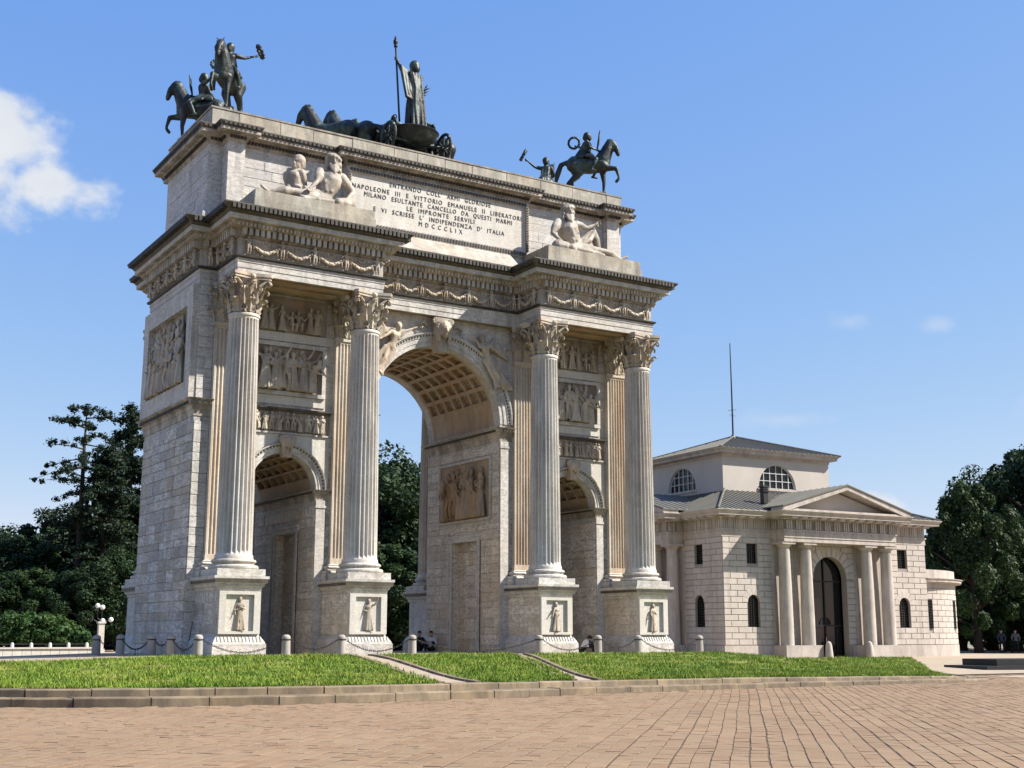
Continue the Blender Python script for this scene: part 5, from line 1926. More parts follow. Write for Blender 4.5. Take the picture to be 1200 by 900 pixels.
MB().sweep(wp, [(-.2, 4.36), (.05, 4.36), (.05, 4.66), (.12, 4.70), (.42, 4.72), (.46, 4.76), (.46, 4.86), (.55, 4.94), (.56, 4.98), (.1, 5.0), (.02, 5.02), (.02, 5.55), (-.3, 5.56)], False).obj('wing_cornice', 'housebase', house)
MB().prism(ring, 4.76, 5.5).obj('wing_roof', 'roofmetal', house)

# ------------------------------------------------------------------ ground
ZP = -.82                                                            # street paving
KX = [-34, -30, -27, -24, -21.3, -18.9, -16, -12.7, -8.85, -3.65, 1.83, 5.3, 9.7, 13.2, 15.2, 17]
KY = [0.0, -5.0, -9.6, -13.4, -15.7, -17.0, -17.65, -17.8, -17.45, -16.75, -16.3, -16.2, -16.0, -15.2, -13.6, -10.5]


def smooth_curve(xs, ys, n):
    pts = [Vector((x, y)) for x, y in zip(xs, ys)]
    out = []
    for i in range(len(pts) - 1):
        p0, p1, p2, p3 = pts[max(0, i - 1)], pts[i], pts[i + 1], pts[min(len(pts) - 1, i + 2)]
        for k in range(n):
            t = k / n
            out.append(.5 * ((2 * p1) + (p2 - p0) * t + (2 * p0 - 5 * p1 + 4 * p2 - p3) * t * t + (3 * p1 - p0 - 3 * p2 + p3) * t ** 3))
    out.append(pts[-1])
    return out


KC = smooth_curve(KX, KY, 12)
kcx, kcy = np.array([p.x for p in KC]), np.array([p.y for p in KC])


def yk(x):
    return float(np.interp(x, kcx, kcy))


def ktop(x):
    return float(np.interp(x, [-20, -12, -3, 4, 9, 13, 17], [-.44, -.45, -.50, -.555, -.60, -.70, -.76]))


def sm(t):
    t = max(0.0, min(1.0, t))
    return t * t * (3 - 2 * t)


def ground_z(x, y):
    s = y - (yk(x) + 1.0)
    if s < 0:
        return ktop(x) - .06
    tgt = float(np.interp(x, [-40, -20, -13, 12.5, 17, 22], [-.35, -.2, .012, .012, -.42, -.50]))
    far = float(np.interp(y, [11, 20], [0, 1]))
    tgt = tgt * (1 - far) + (-.42) * far
    k = ktop(x) - .02
    return k + (tgt - k) * sm(s / 14.0)


def ground_arr(x, y):
    kt = np.interp(x, [-20, -12, -3, 4, 9, 13, 17], [-.44, -.45, -.50, -.555, -.60, -.70, -.76])
    s_ = y - (np.interp(x, kcx, kcy) + 1.0)
    tgt = np.interp(x, [-40, -20, -13, 12.5, 17, 22], [-.35, -.2, .012, .012, -.42, -.50])
    far = np.interp(y, [11, 20], [0, 1])
    tgt = tgt * (1 - far) - .42 * far
    q = np.clip(s_ / 14.0, 0, 1)
    z = kt - .02 + (tgt - kt + .02) * q * q * (3 - 2 * q)
    z = np.where(s_ < 0, kt - .06, z)
    w = np.clip((y + 10.4) / 100 * 6, 0, 1)
    return np.where(x < 17, z, -.80 + .3 * w * w * (3 - 2 * w))


def grid_sheet(name, xs, ys, fn, mat):
    vs = np.array([fn(x, y) for y in ys for x in xs])
    nx, ny = len(xs), len(ys)
    f = np.array([(j * nx + i, j * nx + i + 1, (j + 1) * nx + i + 1, (j + 1) * nx + i) for j in range(ny - 1) for i in range(nx - 1)])
    return link(name, np_mesh(name, vs, f, mat, True))


struct('ground', MB().add([(-1500, -1500, -.93), (1500, -1500, -.93), (1500, 1500, -.93), (-1500, 1500, -.93)], [(0, 1, 2, 3)]).obj('ground', 'ground'))
xs = list(np.linspace(-34, 17, 86)) 
ts = [0, .01, .03, .06, .1, .14, .18, .22, .26, .3, .35, .4, .46, .52, .6, .7, .8, 1.0]


def terr(x, t):
    y0 = yk(x) + .95
    y = y0 + (60 - y0) * t
    return (x, y, ground_z(x, y))


struct('esplanade', grid_sheet('esplanade', xs, ts, terr, 'gravel'))
struct('esplanade_side', grid_sheet('esplanade_side', list(np.linspace(17, 90, 30)), ts, lambda x, t: (x, -10.4 + 100 * t, -.80 + .3 * sm(t * 6)), 'gravel'))
struct('park_ground', MB().add([(-90, 0, -.70), (-34, 0, -.52), (-34, 60, -.43), (17, 60, -.44), (90, 60, -.52), (90, 260, -.5), (-160, 260, -.5)], [(0, 1, 2, 3, 4, 5, 6)]).obj('park_ground', 'ground'))


# -- kerbs: two steps of granite
def kerb_run(name, off0, off1, ztop_fn, zbot_fn, length, seed):
    r = random.Random(seed)
    base = struct(name, MB().add([(p.x, p.y + off1 - .02, zbot_fn(p.x) + .01) for p in KC] + [(p.x, p.y + off1, ztop_fn(p.x) - .04) for p in KC], [(i, i + 1, len(KC) + i + 1, len(KC) + i) for i in range(len(KC) - 1)]).obj(name, 'kerb'))
    x = -25.0
    while x < 15.5:
        L = length * r.uniform(.8, 1.25)
        g = r.uniform(.006, .02)
        xa, xb = x + g, x + L - g
        n = 3
        vs, fs = [], []
        top = r.uniform(-.012, .006)
        fw = r.uniform(-.015, .015)
        for k in range(n + 1):
            xx = xa + (xb - xa) * k / n
            y0, y1 = yk(xx) + off0 + fw, yk(xx) + off1
            zt, zb = ztop_fn(xx) + top, zbot_fn(xx) - .03
            vs += [(xx, y0, zb), (xx, y0 + .005, zt - .025), (xx, y0 + .03, zt), (xx, y1, zt + .004), (xx, y1, zb)]
        for k in range(n):
            for q in range(4):
                fs.append((k * 5 + q, (k + 1) * 5 + q, (k + 1) * 5 + q + 1, k * 5 + q + 1))
        fs += [(0, 1, 2, 3, 4), tuple(n * 5 + q for q in (4, 3, 2, 1, 0))]
        MB().add(vs, fs).obj('kerb_stone', 'kerb', base)
        x += L
    return base


kmid = lambda x: ZP + (ktop(x) - ZP) * .52
kerb_run('lower_kerb', 0.0, .80, kmid, lambda x: ZP, 1.35, 4)
kerb_run('upper_kerb', .62, 1.02, ktop, kmid, 1.5, 8)

# -- lawns
yb = lambda x: float(np.interp(x, [-34, -16, 12.5, 17, 20, 30, 38], [5.5, -1.3, -1.3, 6.0, 8.3, 7.9, 6.5]))
LAWNS = [('lawn', -33, -33, -10.6, -6.3), ('lawn', -9.1, -5.0, -5.9, 1.2), ('lawn', -4.6, 2.1, 11.6, 35.0)]


def lawn_xy(L, a, t):
    _, l0, l1, r0, r1 = L
    x = (l0 + (l1 - l0) * t) + ((r0 + (r1 - r0) * (t ** .8)) - (l0 + (l1 - l0) * t)) * a
    y0 = yk(min(x, 15)) + 1.03
    return x, y0 + (yb(x) - y0) * t


lawn_objs = []
for L in LAWNS:
    def fn(a, t):
        x, y = lawn_xy(L, a, t)
        return (x, y, (ground_z(x, y) if x < 17 else -.80 + .3 * sm((y + 10.4) / 100 * 6)) + .02)
    lawn_objs.append(struct('lawn', grid_sheet('lawn', list(np.linspace(0, 1, 40)), list(np.linspace(0, 1, 24)), fn, 'lawn')))

blv, nb = [], 0
for L, count in zip(LAWNS, (130000, 30000, 105000)):
    a = rng.random(count)
    t = rng.random(count) ** 1.35
    ang = rng.random(count) * 2 * PI
    hgt = .03 + .095 * rng.random(count) ** 2.0
    lean = (rng.random((count, 2)) - .5) * .14
    wid = .010 + .012 * rng.random(count)
    l0, l1, r0, r1 = L[1:]
    xl, xr = l0 + (l1 - l0) * t, r0 + (r1 - r0) * t ** .8
    x = xl + (xr - xl) * a
    kx = np.interp(np.minimum(x, 15), kcx, kcy)
    yback = np.interp(x, [-34, -16, 12.5, 17, 20, 30, 38], [5.5, -1.3, -1.3, 6.0, 8.3, 7.9, 6.5])
    y = kx + 1.03 + (yback - kx - 1.03) * t
    z = ground_arr(x, y) + .015
    ca, sa = np.cos(ang) * wid, np.sin(ang) * wid
    bare = np.sin(x * 2.3 + 1.1 * np.sin(y * 1.9)) * np.sin(y * 2.9 + 1.4 * np.sin(x * 1.3)) * np.sin(x * .7 + y * .9)
    hgt = hgt * np.where(bare > .33, .2, 1.0) * (1 + .5 * np.clip(-bare, 0, 1))
    patch = .7 + .6 * (np.sin(x * 1.7 + y * .9) * np.sin(x * .6 - y * 1.9) * .5 + .5)
    blv.append(np.stack([np.stack([x - ca, y - sa, z], 1), np.stack([x + ca, y + sa, z], 1), np.stack([x + lean[:, 0], y + lean[:, 1], z + hgt * patch], 1)], 1).reshape(-1, 3))
blv = np.concatenate(blv)
grass = link('grass', np_mesh('grass', blv, np.arange(len(blv)).reshape(-1, 3), 'blade'), kind='stuff')
grass['label'] = 'short uneven green grass growing over the lawns before the arch'
grass['category'] = 'grass'

# -- stone edging of the two paths that cross the lawn
for (x0, x1), nm in (((-10.45, -6.15), 'path_edging'), ((-9.25, -5.15), 'path_edging'), ((-5.75, 1.35), 'path_edging'), ((-4.75, 1.95), 'path_edging')):
    mb = MB()
    n = 14
    for k in range(n):
        q = []
        for t in ((k + .02) / n, (k + .98) / n):
            x = x0 + (x1 - x0) * t
            yy0 = yk(x) + 1.05
            y = yy0 + (-1.2 - yy0) * t
            q.append((x, y, ground_z(x, y)))
        (xa, ya, z_a), (xb, yb_, z_b) = q
        mb.add([(xa - .09, ya, z_a - .05), (xa + .09, ya, z_a - .05), (xb + .09, yb_, z_b - .05), (xb - .09, yb_, z_b - .05), (xa - .09, ya, z_a + .06), (xa + .09, ya, z_a + .06), (xb + .09, yb_, z_b + .06), (xb - .09, yb_, z_b + .06)],
               [(4, 5, 6, 7), (0, 1, 5, 4), (1, 2, 6, 5), (2, 3, 7, 6), (3, 0, 4, 7)])
    struct(nm, mb.obj(nm, 'kerb'))

# -- street paving of long granite setts
pave = struct('pavement', MB().add([(-60, -90, ZP - .007), (60, -90, ZP - .007), (60, -8, ZP - .007), (-60, -8, ZP - .007)], [(0, 1, 2, 3)]).obj('pavement', 'bed'))
dv = (_F + _R * ((865 - 600) / FPX))
dv = Vector((dv.x, dv.y)).normalized()
pv = Vector((dv.y, -dv.x))
prand = random.Random(21)
stones = []
roww = .25
fh = Vector((_F.x, _F.y)).normalized()
rh = Vector((_R.x, _R.y)).normalized()
cam2 = Vector((CAM.x, CAM.y))
for i in range(-110, 150):
    s = prand.uniform(0, 1)
    wv = prand.uniform(-.01, .01)
    while s < 62:
        L = prand.choice((.3, .36, .42, .5, .58, .68)) * prand.uniform(.9, 1.1)
        c = cam2 + dv * (s + L / 2) + pv * ((i + .5) * roww)
        rel = c - cam2
        f_, r_ = rel.dot(fh), rel.dot(rh)
        if f_ > 13.2 and abs(r_) < f_ * .46 + 2.0 and c.y < yk(c.x) - .04 - .22 * L and c.x < 24 and (c.x < 16.5 or c.y < -11.5):
            stones.append((f_ + (0 if abs(r_) < f_ * .405 and f_ > 15.6 else 100), c, L, wv))
        s += L
stones.sort(key=lambda q: q[0])
rest = MB()
for k, (_, c, L, wv) in enumerate(stones):
    b = MB() if k < 300 else rest
    w = roww / 2 - .006 - prand.uniform(0, .005)
    l = L / 2 - .004 - prand.uniform(0, .004)
    tl, tw = prand.uniform(-.003, .003), prand.uniform(-.003, .003)
    zt = ZP + prand.uniform(-.0025, .0025)
    rot = prand.uniform(-.012, .012)
    e = .003
    d2, p2 = dv + pv * rot, pv - dv * rot
    vs = []
    for ll, ww, zz in ((l, w, -.05), (l - .001, w - .001, -.004), (l - e, w - e, 0)):
        for a, b_ in ((-1, -1), (1, -1), (1, 1), (-1, 1)):
            p = c + d2 * (a * ll) + p2 * (b_ * ww + wv) + pv * (.012 * math.sin(.55 * (c - cam2).dot(dv) + 1.3) + .006 * math.sin(1.7 * (c - cam2).dot(dv)) + .004 * (c - cam2).dot(pv) * math.sin(.12 * (c - cam2).dot(dv)))
            vs.append((p.x, p.y, zt + zz + (a * tl + b_ * tw if zz > -.05 else 0)))
    fs = [(8, 9, 10, 11)]
    for q in range(4):
        n = (q + 1) % 4
        fs += [(q, n, 4 + n, 4 + q), (4 + q, 4 + n, 8 + n, 8 + q)]
    b.add(vs, fs)
    if k < 300:
        b.obj('paver', 'paver', pave)
rest.obj('paver_field', 'paver', pave, kind='stuff')
# road beyond
struct('road', MB().add([(17, -30, ZP + .002), (90, -30, ZP + .002), (90, -12.4, ZP + .01), (17, -12.4, ZP + .01)], [(0, 1, 2, 3)]).obj('road', 'gravel'))

# ------------------------------------------------------------------ bollards and chains
bp = [(.0, -.1), (.175, -.1), (.172, .10), (.160, .56), (.158, .585), (.142, .595), (.142, .615), (.162, .63), (.166, .66), (.158, .71), (.13, .755), (.08, .785), (.0, .795)]
BOLL = MB().lathe(bp, 18, cap=False).mesh('post', 'granite', 'auto')
RING = MB().tube([(.17 * math.cos(a), .17 * math.sin(a), .60) for a in [2 * PI * k / 16 for k in range(16)]], .014, 5, True).mesh('ring', 'iron', True)
spots = []
spots += [(-13.75, 6.0), (-13.1, 4.9), (-12.58, 2.46), (-12.15, 1.45)]     # these stand in the arch's shade
for px in (232, 335, 400, 483, 632, 701, 748, 820):
    q = pix(px, 760, y=-.95)
    spots.append((q.x, q.y))
for k, (x, y) in enumerate(spots):
    z = ground_z(x, y)
    t = thing('bollard', 'shaded round-topped granite bollard beside the end wall of the arch' if k < 4 else 'sunlit round-topped granite bollard standing before the front of the arch', 'bollard', (x, y, max(z, -.06)), arand.uniform(0, 6), 'granite bollards round the arch')
    link('post', BOLL, t)
    link('ring', RING, t)


def chain(p, q, sag, label):
    p, q = Vector(p), Vector(q)
    d = (q - p)
    L = d.length
    p, q = p + d.normalized() * .17, q - d.normalized() * .17
    d = q - p
    L = d.length
    n = max(8, int(L / .085))
    t = tag(link('hanging_chain', None), label, 'chain', 'chains between the bollards')
    mb = MB()
    h = Vector((d.x, d.y, 0)).normalized()
    w = Vector((-h.y, h.x, 0))
    for k in range(n):
        a, b = (k + .5) / n - .5, 0
        c = p.lerp(q, (k + .5) / n) - Vector((0, 0, sag * (1 - 4 * a * a)))
        slope = sag * 8 * a / L
        e = (h + Vector((0, 0, slope))).normalized()
        s = w if k % 2 else Vector((0, 0, 1))
        s = (s - e * s.dot(e)).normalized()
        ring = [c + e * (.062 * math.cos(u)) + s * (.030 * math.sin(u)) for u in [2 * PI * j / 8 for j in range(8)]]
        mb.tube(ring, .0115, 4, True)
    mb.obj('link_row', 'iron', t)
    mid = p.lerp(q, .5)
    if L > 1.8:
        MB().tube([(mid.x, mid.y, ground_z(mid.x, mid.y) - .05), (mid.x, mid.y, mid.z - sag - .01)], .016, 5).obj('prop', 'iron', t)


for k, ((xa, ya), (xb, yb2)) in enumerate(zip(spots[:-1], spots[1:])):
    za, zb = max(ground_z(xa, ya), -.06) + .60, max(ground_z(xb, yb2), -.06) + .60
    L = math.hypot(xb - xa, yb2 - ya)
    chain((xa, ya, za), (xb, yb2, zb), min(.46, .10 + .11 * L), 'iron chain sagging between shaded bollards beside the end wall' if k < 4 else 'iron chain sagging between sunlit bollards before the arch front')

# guard stones at the porch door
cr, srr = math.cos(HR), math.sin(HR)


def hp(u, v, z=0):
    return (HO.x + u * cr - v * srr, HO.y + u * srr + v * cr, HO.z + z)


for u, side in ((HC - 1.62, 'the door jamb near the arch'), (HC + 1.62, 'the door jamb towards the round wing')):
    t = thing('guard_stone', 'tapered stone guard post at ' + side, 'guard stone', hp(u, -1.45, .0), 0, 'guard stones at the custom house door')
    MB().lathe([(0, -.3), (.26, -.3), (.24, .1), (.19, .7), (.13, .9), (.0, .98)], 14, cap=False).obj('stone', 'housebase', t, 'auto')


# ------------------------------------------------------------------ left edge: low wall, lamp
def terrain_z(x, y):
    return ground_z(x, y)


t = thing('low_wall', 'low pale stone wall with small posts in front of the hedge', 'wall', (-22, 31, terrain_z(-22, 31)))
q0, q1 = pix(-140, 760, y=31), pix(112, 760, y=31)
x0, x1 = q0.x + 22, q1.x + 22
nst = 22
for k in range(nst):
    MB().box(x0 + (x1 - x0) * k / nst + .008, x0 + (x1 - x0) * (k + 1) / nst - .008, -.22, .22, -.2, .42).obj('wall_block', 'panel', t)
MB().box(x0, x1, -.30, .30, .42, .50).obj('coping', 'panel', t)
for k in range(11):
    x = x0 + (x1 - x0) * (k + .5) / 11
    MB().lathe([(0, .5), (.11, .5), (.10, .70), (.06, .76), (0, .78)], 10, (x, 0, 0), False).obj('small_post', 'panel', t, 'auto')
MB().tube([(x0, 0, .68), (x1, 0, .68)], .02, 6).obj('rail', 'iron', t)

lp = pix(117, 757, y=40)
zl = terrain_z(lp.x, lp.y) if lp.x < 17 else -.45
t = thing('globe_lamp', 'street lamp with four white globes on a pale pillar beside the hedge', 'street lamp', (lp.x, lp.y, zl))
MB().box(-.26, .26, -.26, .26, 0, .3).box(-.19, .19, -.19, .19, .3, 1.95).box(-.25, .25, -.25, .25, 1.95, 2.08).obj('pillar', 'panel', t)
arms = MB().tube([(0, 0, 2.05), (0, 0, 3.05)], .03, 6)
for dx, dz in ((-.30, 3.1), (.02, 3.0), (.08, 2.12), (.62, 2.2)):
    arms.tube([(0, 0, 2.1), (dx * .9, 0, 2.1 + (dz - 2.1) * .2), (dx, 0, dz - .1)], .022, 6)
arms.tube([(-.62, 0, 2.75), (-.66, 0, 2.45), (-.45, 0, 2.15), (-.1, 0, 2.0)], .022, 6).tube([(-.3, 0, 3.05), (-.52, 0, 2.98), (-.62, 0, 2.75)], .022, 6)
arms.obj('arm', 'iron', t)
for dx, dz in ((-.30, 3.1), (.02, 3.0), (.08, 2.12), (.62, 2.2)):
    MB().ball((dx, 0, dz), .165, 14, 10).obj('globe', 'globe', t, True)

# dark stone steps at the road's edge
q = pix(1157, 786, z=-.80)
t = thing('stone_steps', 'low dark stone steps at the edge of the road beyond the lawn', 'steps', (q.x, q.y, -.80), math.radians(-14))
MB().box(0, 14, 0, 3.2, -.1, .20).obj('step', 'blackstone', t)
MB().box(1.0, 14, .55, 3.1, .20, .50).obj('step', 'blackstone', t)


# ------------------------------------------------------------------ people
def person(label, loc, rz, rules, scale=1.0, **kw):
    """rules: list of (test(centre), material name); the first that holds colours the face"""
    t = thing('person', label, 'person', loc, rz)
    me = remesh(human(MB(), **kw), 'body', rules[-1][1], .022, 2, .7)
    me.materials.clear()
    names = []
    for _, m in rules:
        if m not in names:
            names.append(m)
            me.materials.append(M[m])
    for p in me.polygons:
        for test, m in rules:
            if test(p.center):
                p.material_index = names.index(m)
                break
    link('body', me, t, None, None, scale)
    return t


def head_rules(h):
    return [(lambda c: (c - V(*h)).length < .19 and (c.z > h[2] + .05 or (c.y > h[1] + .03 and c.z > h[2] - .07)), 'hair'), (lambda c: (c - V(*h)).length < .19 and c.z > h[2] - .16, 'skin')]


hd = (0, -.05, .84)
sit = dict(pel=(0, .05, .14), chest=(0, .02, .50), head=hd, hair=.6, lk=(.17, -.40, .44), la=(.15, -.52, .07), rk=(-.17, -.42, .46), ra=(-.15, -.50, .07), le=(.28, -.10, .34), lh=(.16, -.34, .42), re=(-.28, -.10, .34), rh=(-.16, -.34, .44), fingers=True, sleeves=True)
arms_skin = (lambda c: c.y < -.33 and c.z > .38 and abs(c.x) < .13, 'skin')
q = pix(505, 766, y=8.9)
person('seated person in white shirt and dark trousers against the inner marble base', (q.x, q.y, .012), -.7, head_rules(hd) + [arms_skin, (lambda c: c.z > .2 and c.y > -.25, 'cloth_white'), (lambda c: True, 'cloth_dark')], **sit)
q = pix(491, 766, y=9.1)
person('seated person in dark clothes next to the one in white shirt', (q.x, q.y, .012), -.2, head_rules(hd) + [arms_skin, (lambda c: True, 'cloth_dark')], **sit)
q = pix(683, 766, y=2.1)
hb = (0, -.34, .62)
bent = dict(sit, chest=(0, -.14, .44), head=hb, le=(.30, -.30, .28), lh=(.2, -.5, .2), re=(-.30, -.30, .28), rh=(-.2, -.5, .2))
person('seated person leaning forward in pale top beside the pedestal near the custom house', (q.x, q.y, .012), .9, [(lambda c: (c - V(*hb)).length < .18 and c.z > hb[2], 'hair'), (lambda c: (c - V(*hb)).length < .17, 'skin'), (lambda c: c.z > .25 and c.y > -.3, 'cloth_white'), (lambda c: True, 'cloth_dark')], **bent)


def at_depth(px, depth):
    d = _F + _R * ((px - 600) / FPX)
    k = depth / math.hypot(1, 0)
    p = CAM + d * k
    return p.x, p.y


hw_ = (0, -.02, 1.66)
walk = dict(hair=.8, lk=(.12, -.22, .52), la=(.12, -.12, .10), rk=(-.11, .06, .50), ra=(-.11, .32, .16), le=(.28, .1, 1.18), lh=(.27, .0, .95), re=(-.28, -.06, 1.18), rh=(-.25, -.22, 1.0), sleeves=True)
for px, lab, m1, m2 in ((1152, 'distant person walking in blue top beneath the trees', 'cloth_blue', 'cloth_dark'), (1168, 'distant person walking in grey top beneath the trees', 'cloth_grey', 'cloth_dark')):
    x, y = at_depth(px, 101)
    person(lab, (x, y, -.52), -.9, head_rules(hw_) + [(lambda c: c.z > .95, m1), (lambda c: True, m2)], **walk)

# ------------------------------------------------------------------ trees
tr = np.random.default_rng(42)


def leaf_cloud(centres, radii, per, size, flat=1.0, shell=.55):
    """leaf-sized quads spread through clumps"""
    vs = []
    for c, r in zip(centres, radii):
        n = per
        d = tr.normal(size=(n, 3))
        d /= np.linalg.norm(d, axis=1)[:, None]
        rad_ = (shell + (1 - shell) * tr.random(n)) ** 1.0
        p = np.array(c) + d * rad_[:, None] * np.array([r, r, r * flat])
        nrm = d + tr.normal(size=(n, 3)) * .7 + np.array([0, 0, .5])
        nrm /= np.linalg.norm(nrm, axis=1)[:, None]
        ref = tr.normal(size=(n, 3))
        a = np.cross(nrm, ref)
        a /= np.linalg.norm(a, axis=1)[:, None]
        b = np.cross(nrm, a)
        s = size * (.6 + .8 * tr.random(n))[:, None]
        vs.append(np.stack([p - a * s, p - b * s * .55 + nrm * s * .15, p + a * s, p + b * s * .55 + nrm * s * .15], axis=1).reshape(-1, 3))
    v = np.concatenate(vs)
    return v, np.arange(len(v)).reshape(-1, 4)


def deciduous(seed, h, w, mat, per=430, size=.135, base=.12):
    global tr
    tr = np.random.default_rng(seed)
    r = random.Random(seed)
    cs, rs, limbs = [], [], MB()
    tz = h * base
    limbs.tube([(0, 0, -.4), (.05, .02, tz), (.1 * r.uniform(-1, 1), .1, h * .55), (0, .1, h * .85)], [w * .055, w * .045, w * .03, .04], 8)
    n = 46
    for k in range(n):
        t = k / (n - 1)
        a = k * 2.399 + r.uniform(-.3, .3)
        prof = math.sin(PI * min(1, (.16 + .82 * t))) ** .6
        rr = w * .5 * prof * r.uniform(.45, 1.12)
        z = tz * .9 + (h - tz * .9) * (.04 + .92 * t)
        c = (rr * math.cos(a), rr * math.sin(a), z)
        cs.append(c)
        rs.append(w * .105 * r.uniform(.6, 1.4))
        if k % 3 == 0:
            limbs.tube([(0, 0, max(tz * .8, z * .62)), (c[0] * .5, c[1] * .5, z * .85), c], [w * .02, w * .013, .03], 5)
    for k in range(10):
        a = r.uniform(0, 2 * PI)
        cs.append((w * .2 * math.cos(a), w * .2 * math.sin(a), tz + (h - tz) * r.uniform(.15, .75)))
        rs.append(w * .17)
    v, f = leaf_cloud(cs, rs, per, size)
    return np_mesh('crown', v, f, mat), limbs.mesh('trunk', 'bark', True)


def pine(seed, h, w, dense):
    global tr
    tr = np.random.default_rng(seed)
    r = random.Random(seed)
    tk = MB().tube([(0, 0, -.4), (.1, 0, h * .4), (.05, .1, h * .8), (0, 0, h)], [.30, .24, .13, .03], 8)
    cs, rs = [], []
    n = 96 if dense else 44
    lo = .10 if dense else .45
    for k in range(n):
        t = k / n
        z = h * (lo + (1 - lo) * t) + r.uniform(-.4, .4)
        a = k * 2.399 + r.uniform(-.6, .6)
        prof = (1 - t) ** .7 if dense else (.35 + .65 * math.sin(PI * min(1, .12 + t * .88)))
        L = w * .5 * prof * r.uniform(.35, 1.1) + .3
        up = r.uniform(-.25, .12) if dense else r.uniform(-.12, .38)
        pts = [(0, 0, z)]
        for q in (.4, .7, 1.0):
            pts.append((L * q * math.cos(a), L * q * math.sin(a), z + L * (up * q - .16 * q * q)))
        tk.tube(pts, [.07, .045, .03, .015], 5)
        for q in ((.3, .5, .7, .88, 1.04) if dense else (.42, .62, .82, 1.0)):
            cs.append((L * q * math.cos(a) + r.uniform(-.3, .3), L * q * math.sin(a) + r.uniform(-.3, .3), z + L * (up * q - .16 * q * q) + r.uniform(-.15, .25)))
            rs.append((.50 if dense else .46) * r.uniform(.5, 1.3))
    v, f = leaf_cloud(cs, rs, 70 if dense else 56, .115, .75, .1)
    return np_mesh('crown', v, f, 'needle'), tk.mesh('trunk', 'bark', True)


TD = [deciduous(1, 10, 7.5, 'leaf_dark'), deciduous(2, 10, 8.5, 'leaf_dark'), deciduous(3, 10, 7.0, 'leaf_mid', 460, .125, .08), deciduous(4, 10, 9.0, 'leaf_dark')]
TP, TSP = pine(5, 19, 7.0, False), pine(6, 18, 8.5, True)
TPINE2 = pine(9, 18, 6.0, False)


def put_tree(name, mesh, label, group, px, depth, ptop, h0, sx=1.0, rz=0.0, zb=-.5):
    x, y = at_depth(px, depth)
    h = (745 - ptop) / FPX * depth * 1.04 + .8
    s = h / h0
    t = thing(name, label, 'tree', (x, y, zb), rz, group)
    for nm, me in zip(('crown', 'trunk'), mesh):
        link(nm, me, t, None, None, (s * sx, s * sx, s))
    return t


GL = 'trees beyond the low wall'
put_tree('pine_tree', TP, 'tall slender pine with bare lower trunk and open tiers of needles', GL, 104, 104, 486, 19, 1.0, .4)
put_tree('conifer_tree', TSP, 'dense dark conifer rising close beside the shaded end wall of the arch', GL, 160, 110, 490, 18, 1.15, 1.0)
put_tree('conifer_tree', TSP, 'shorter dense conifer between the slender pine and the arch', GL, 134, 104, 536, 18, 1.2, 2.6)
put_tree('pine_tree', TPINE2, 'open pine half hidden among the conifers beside the arch', GL, 146, 116, 520, 18, 1.1, 2.2)
LT = 'dark leafy park tree standing behind the hedge'
for k, (px, dep, top, m, w, rz) in enumerate(((-95, 112, 610, 1, 1.25, .2), (-52, 108, 622, 0, 1.3, 1.0), (-15, 114, 618, 3, 1.2, 2.0), (14, 106, 632, 1, 1.2, 3.0), (42, 116, 636, 0, 1.3, 4.0), (66, 108, 630, 3, 1.2, 5.0),
                                        (88, 114, 606, 1, 1.0, .5), (118, 118, 610, 0, 1.1, 1.5), (150, 120, 600, 3, 1.1, 2.5), (176, 112, 600, 1, 1.1, 3.2), (60, 100, 668, 2, 1.5, 3.3), (20, 100, 672, 0, 1.5, 5.3), (-20, 100, 660, 2, 1.5, .3), (98, 99, 672, 0, 1.3, 2.3), (130, 98, 660, 1, 1.2, 4.3), (158, 99, 650, 3, 1.1, 1.3))):
    put_tree('park_tree', TD[m], LT if top < 645 else 'low leafy tree close behind the hedge, under the taller trees', GL, px, dep, top, 10, w, rz)
GM = 'trees seen through the central passage'
for px, dep, top, m, w, rz in ((404, 118, 560, 1, 1.2, .3), (440, 112, 552, 0, 1.15, 1.3), (466, 120, 548, 3, 1.0, 2.3), (496, 114, 566, 1, 1.1, 3.3), (530, 120, 570, 0, 1.2, 4.3), (452, 104, 640, 2, 1.3, .8), (486, 104, 650, 0, 1.3, 2.8), (330, 116, 590, 3, 1.2, 1.1)):
    put_tree('park_tree', TD[m], 'dark leafy tree seen through the tall central passage of the arch' if top < 600 else 'low leafy tree under the taller ones seen through the central passage', GM, px, dep, top, 10, w, rz)
GR = 'trees beyond the custom house'
put_tree('park_tree', TD[2], 'brighter green leafy tree beside the round wing of the custom house', GR, 1126, 102, 572, 10, .8, .7)
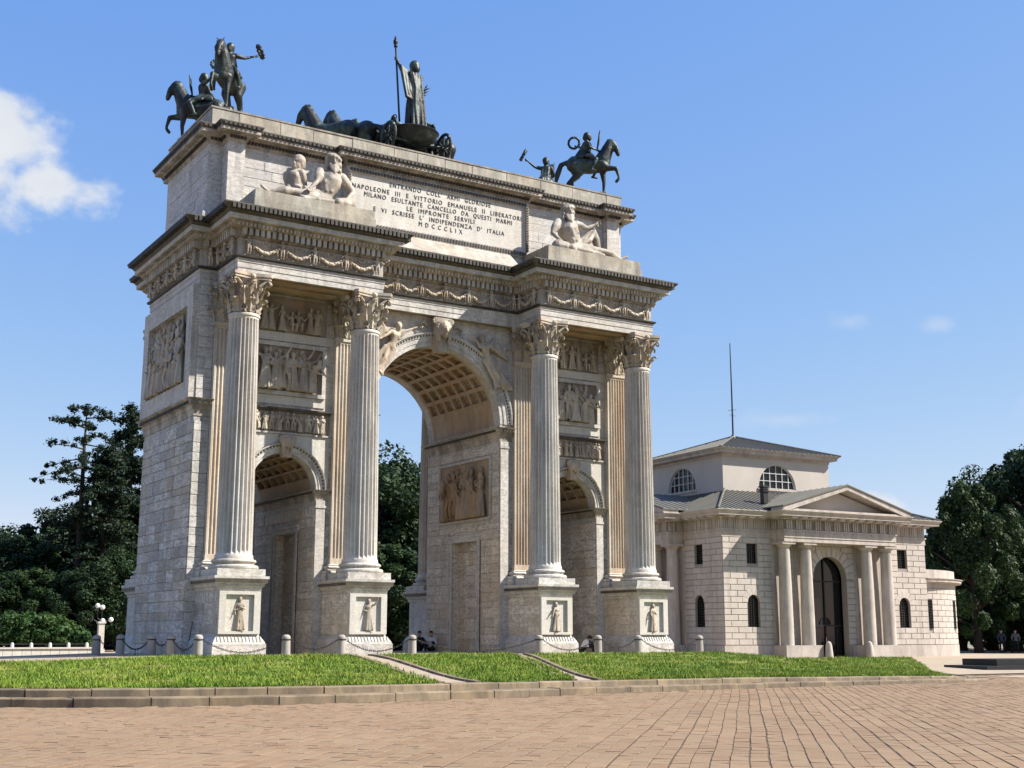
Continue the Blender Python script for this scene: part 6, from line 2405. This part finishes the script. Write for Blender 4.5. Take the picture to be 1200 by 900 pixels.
for px, dep, top, m, w, rz in ((1108, 120, 606, 0, .9, .4), (1142, 122, 566, 1, .8, 1.4), (1170, 116, 578, 3, .8, 2.4), (1194, 120, 536, 0, .85, 3.4), (1226, 114, 534, 1, 1.0, 4.4), (1262, 118, 520, 3, 1.1, 5.4), (1310, 116, 540, 0, 1.2, 0.9), (1185, 104, 640, 2, 1.3, 2.9), (1225, 104, 640, 1, 1.3, 1.9), (1080, 122, 640, 3, 1.2, 1.2), (1158, 110, 650, 0, 1.2, 4.9)):
    put_tree('park_tree', TD[m], 'dark leafy tree standing beyond the custom house wing' if top < 600 else 'low leafy tree under the taller ones beyond the custom house wing', GR, px, dep, top, 10, w, rz)

# hedge behind the low wall
cs, rs = [], []
hr = random.Random(17)
tr = np.random.default_rng(17)
hx0, hy0 = at_depth(52, 88)
for k in range(70):
    a = hr.uniform(0, 2 * PI)
    q = math.sqrt(hr.random())
    u, v = 4.2 * q * math.cos(a), 1.5 * q * math.sin(a)
    top = 2.75 * math.sqrt(max(.1, 1 - (u / 4.6) ** 2)) * hr.uniform(.75, 1.05)
    for z in (top - .45, top * .5):
        cs.append((u, v, z))
        rs.append(.55 * hr.uniform(.8, 1.2))
v, f = leaf_cloud(cs, rs, 130, .13, .9, .5)
t = thing('hedge_bush', 'broad rounded green bush behind the low pale wall', 'bush', (hx0, hy0, -.45), YAW)
link('foliage', np_mesh('foliage', v, f, 'leaf_hedge'), t)
st = MB()
for k in range(9):
    a = k * .7
    st.tube([(.4 * math.cos(a), .2 * math.sin(a), -.2), (2.2 * math.cos(a), .8 * math.sin(a), 1.3)], [.05, .02], 5)
st.obj('stem', 'bark', t)

# far wood closing the view
cs, rs = [], []
for k in range(460):
    px = hr.uniform(-420, 1650)
    x, y = at_depth(px, hr.uniform(128, 140))
    for z in (hr.uniform(.2, 3.5), hr.uniform(3, 7.5)):
        cs.append((x, y, z))
        rs.append(hr.uniform(1.3, 2.3))
v, f = leaf_cloud(cs, rs, 46, .48, .9, .3)
wood = link('wood', np_mesh('wood', v, f, 'leaf_dark'), kind='stuff')
wood['label'] = 'far dark wood closing the view behind arch and custom house'
wood['category'] = 'wood'
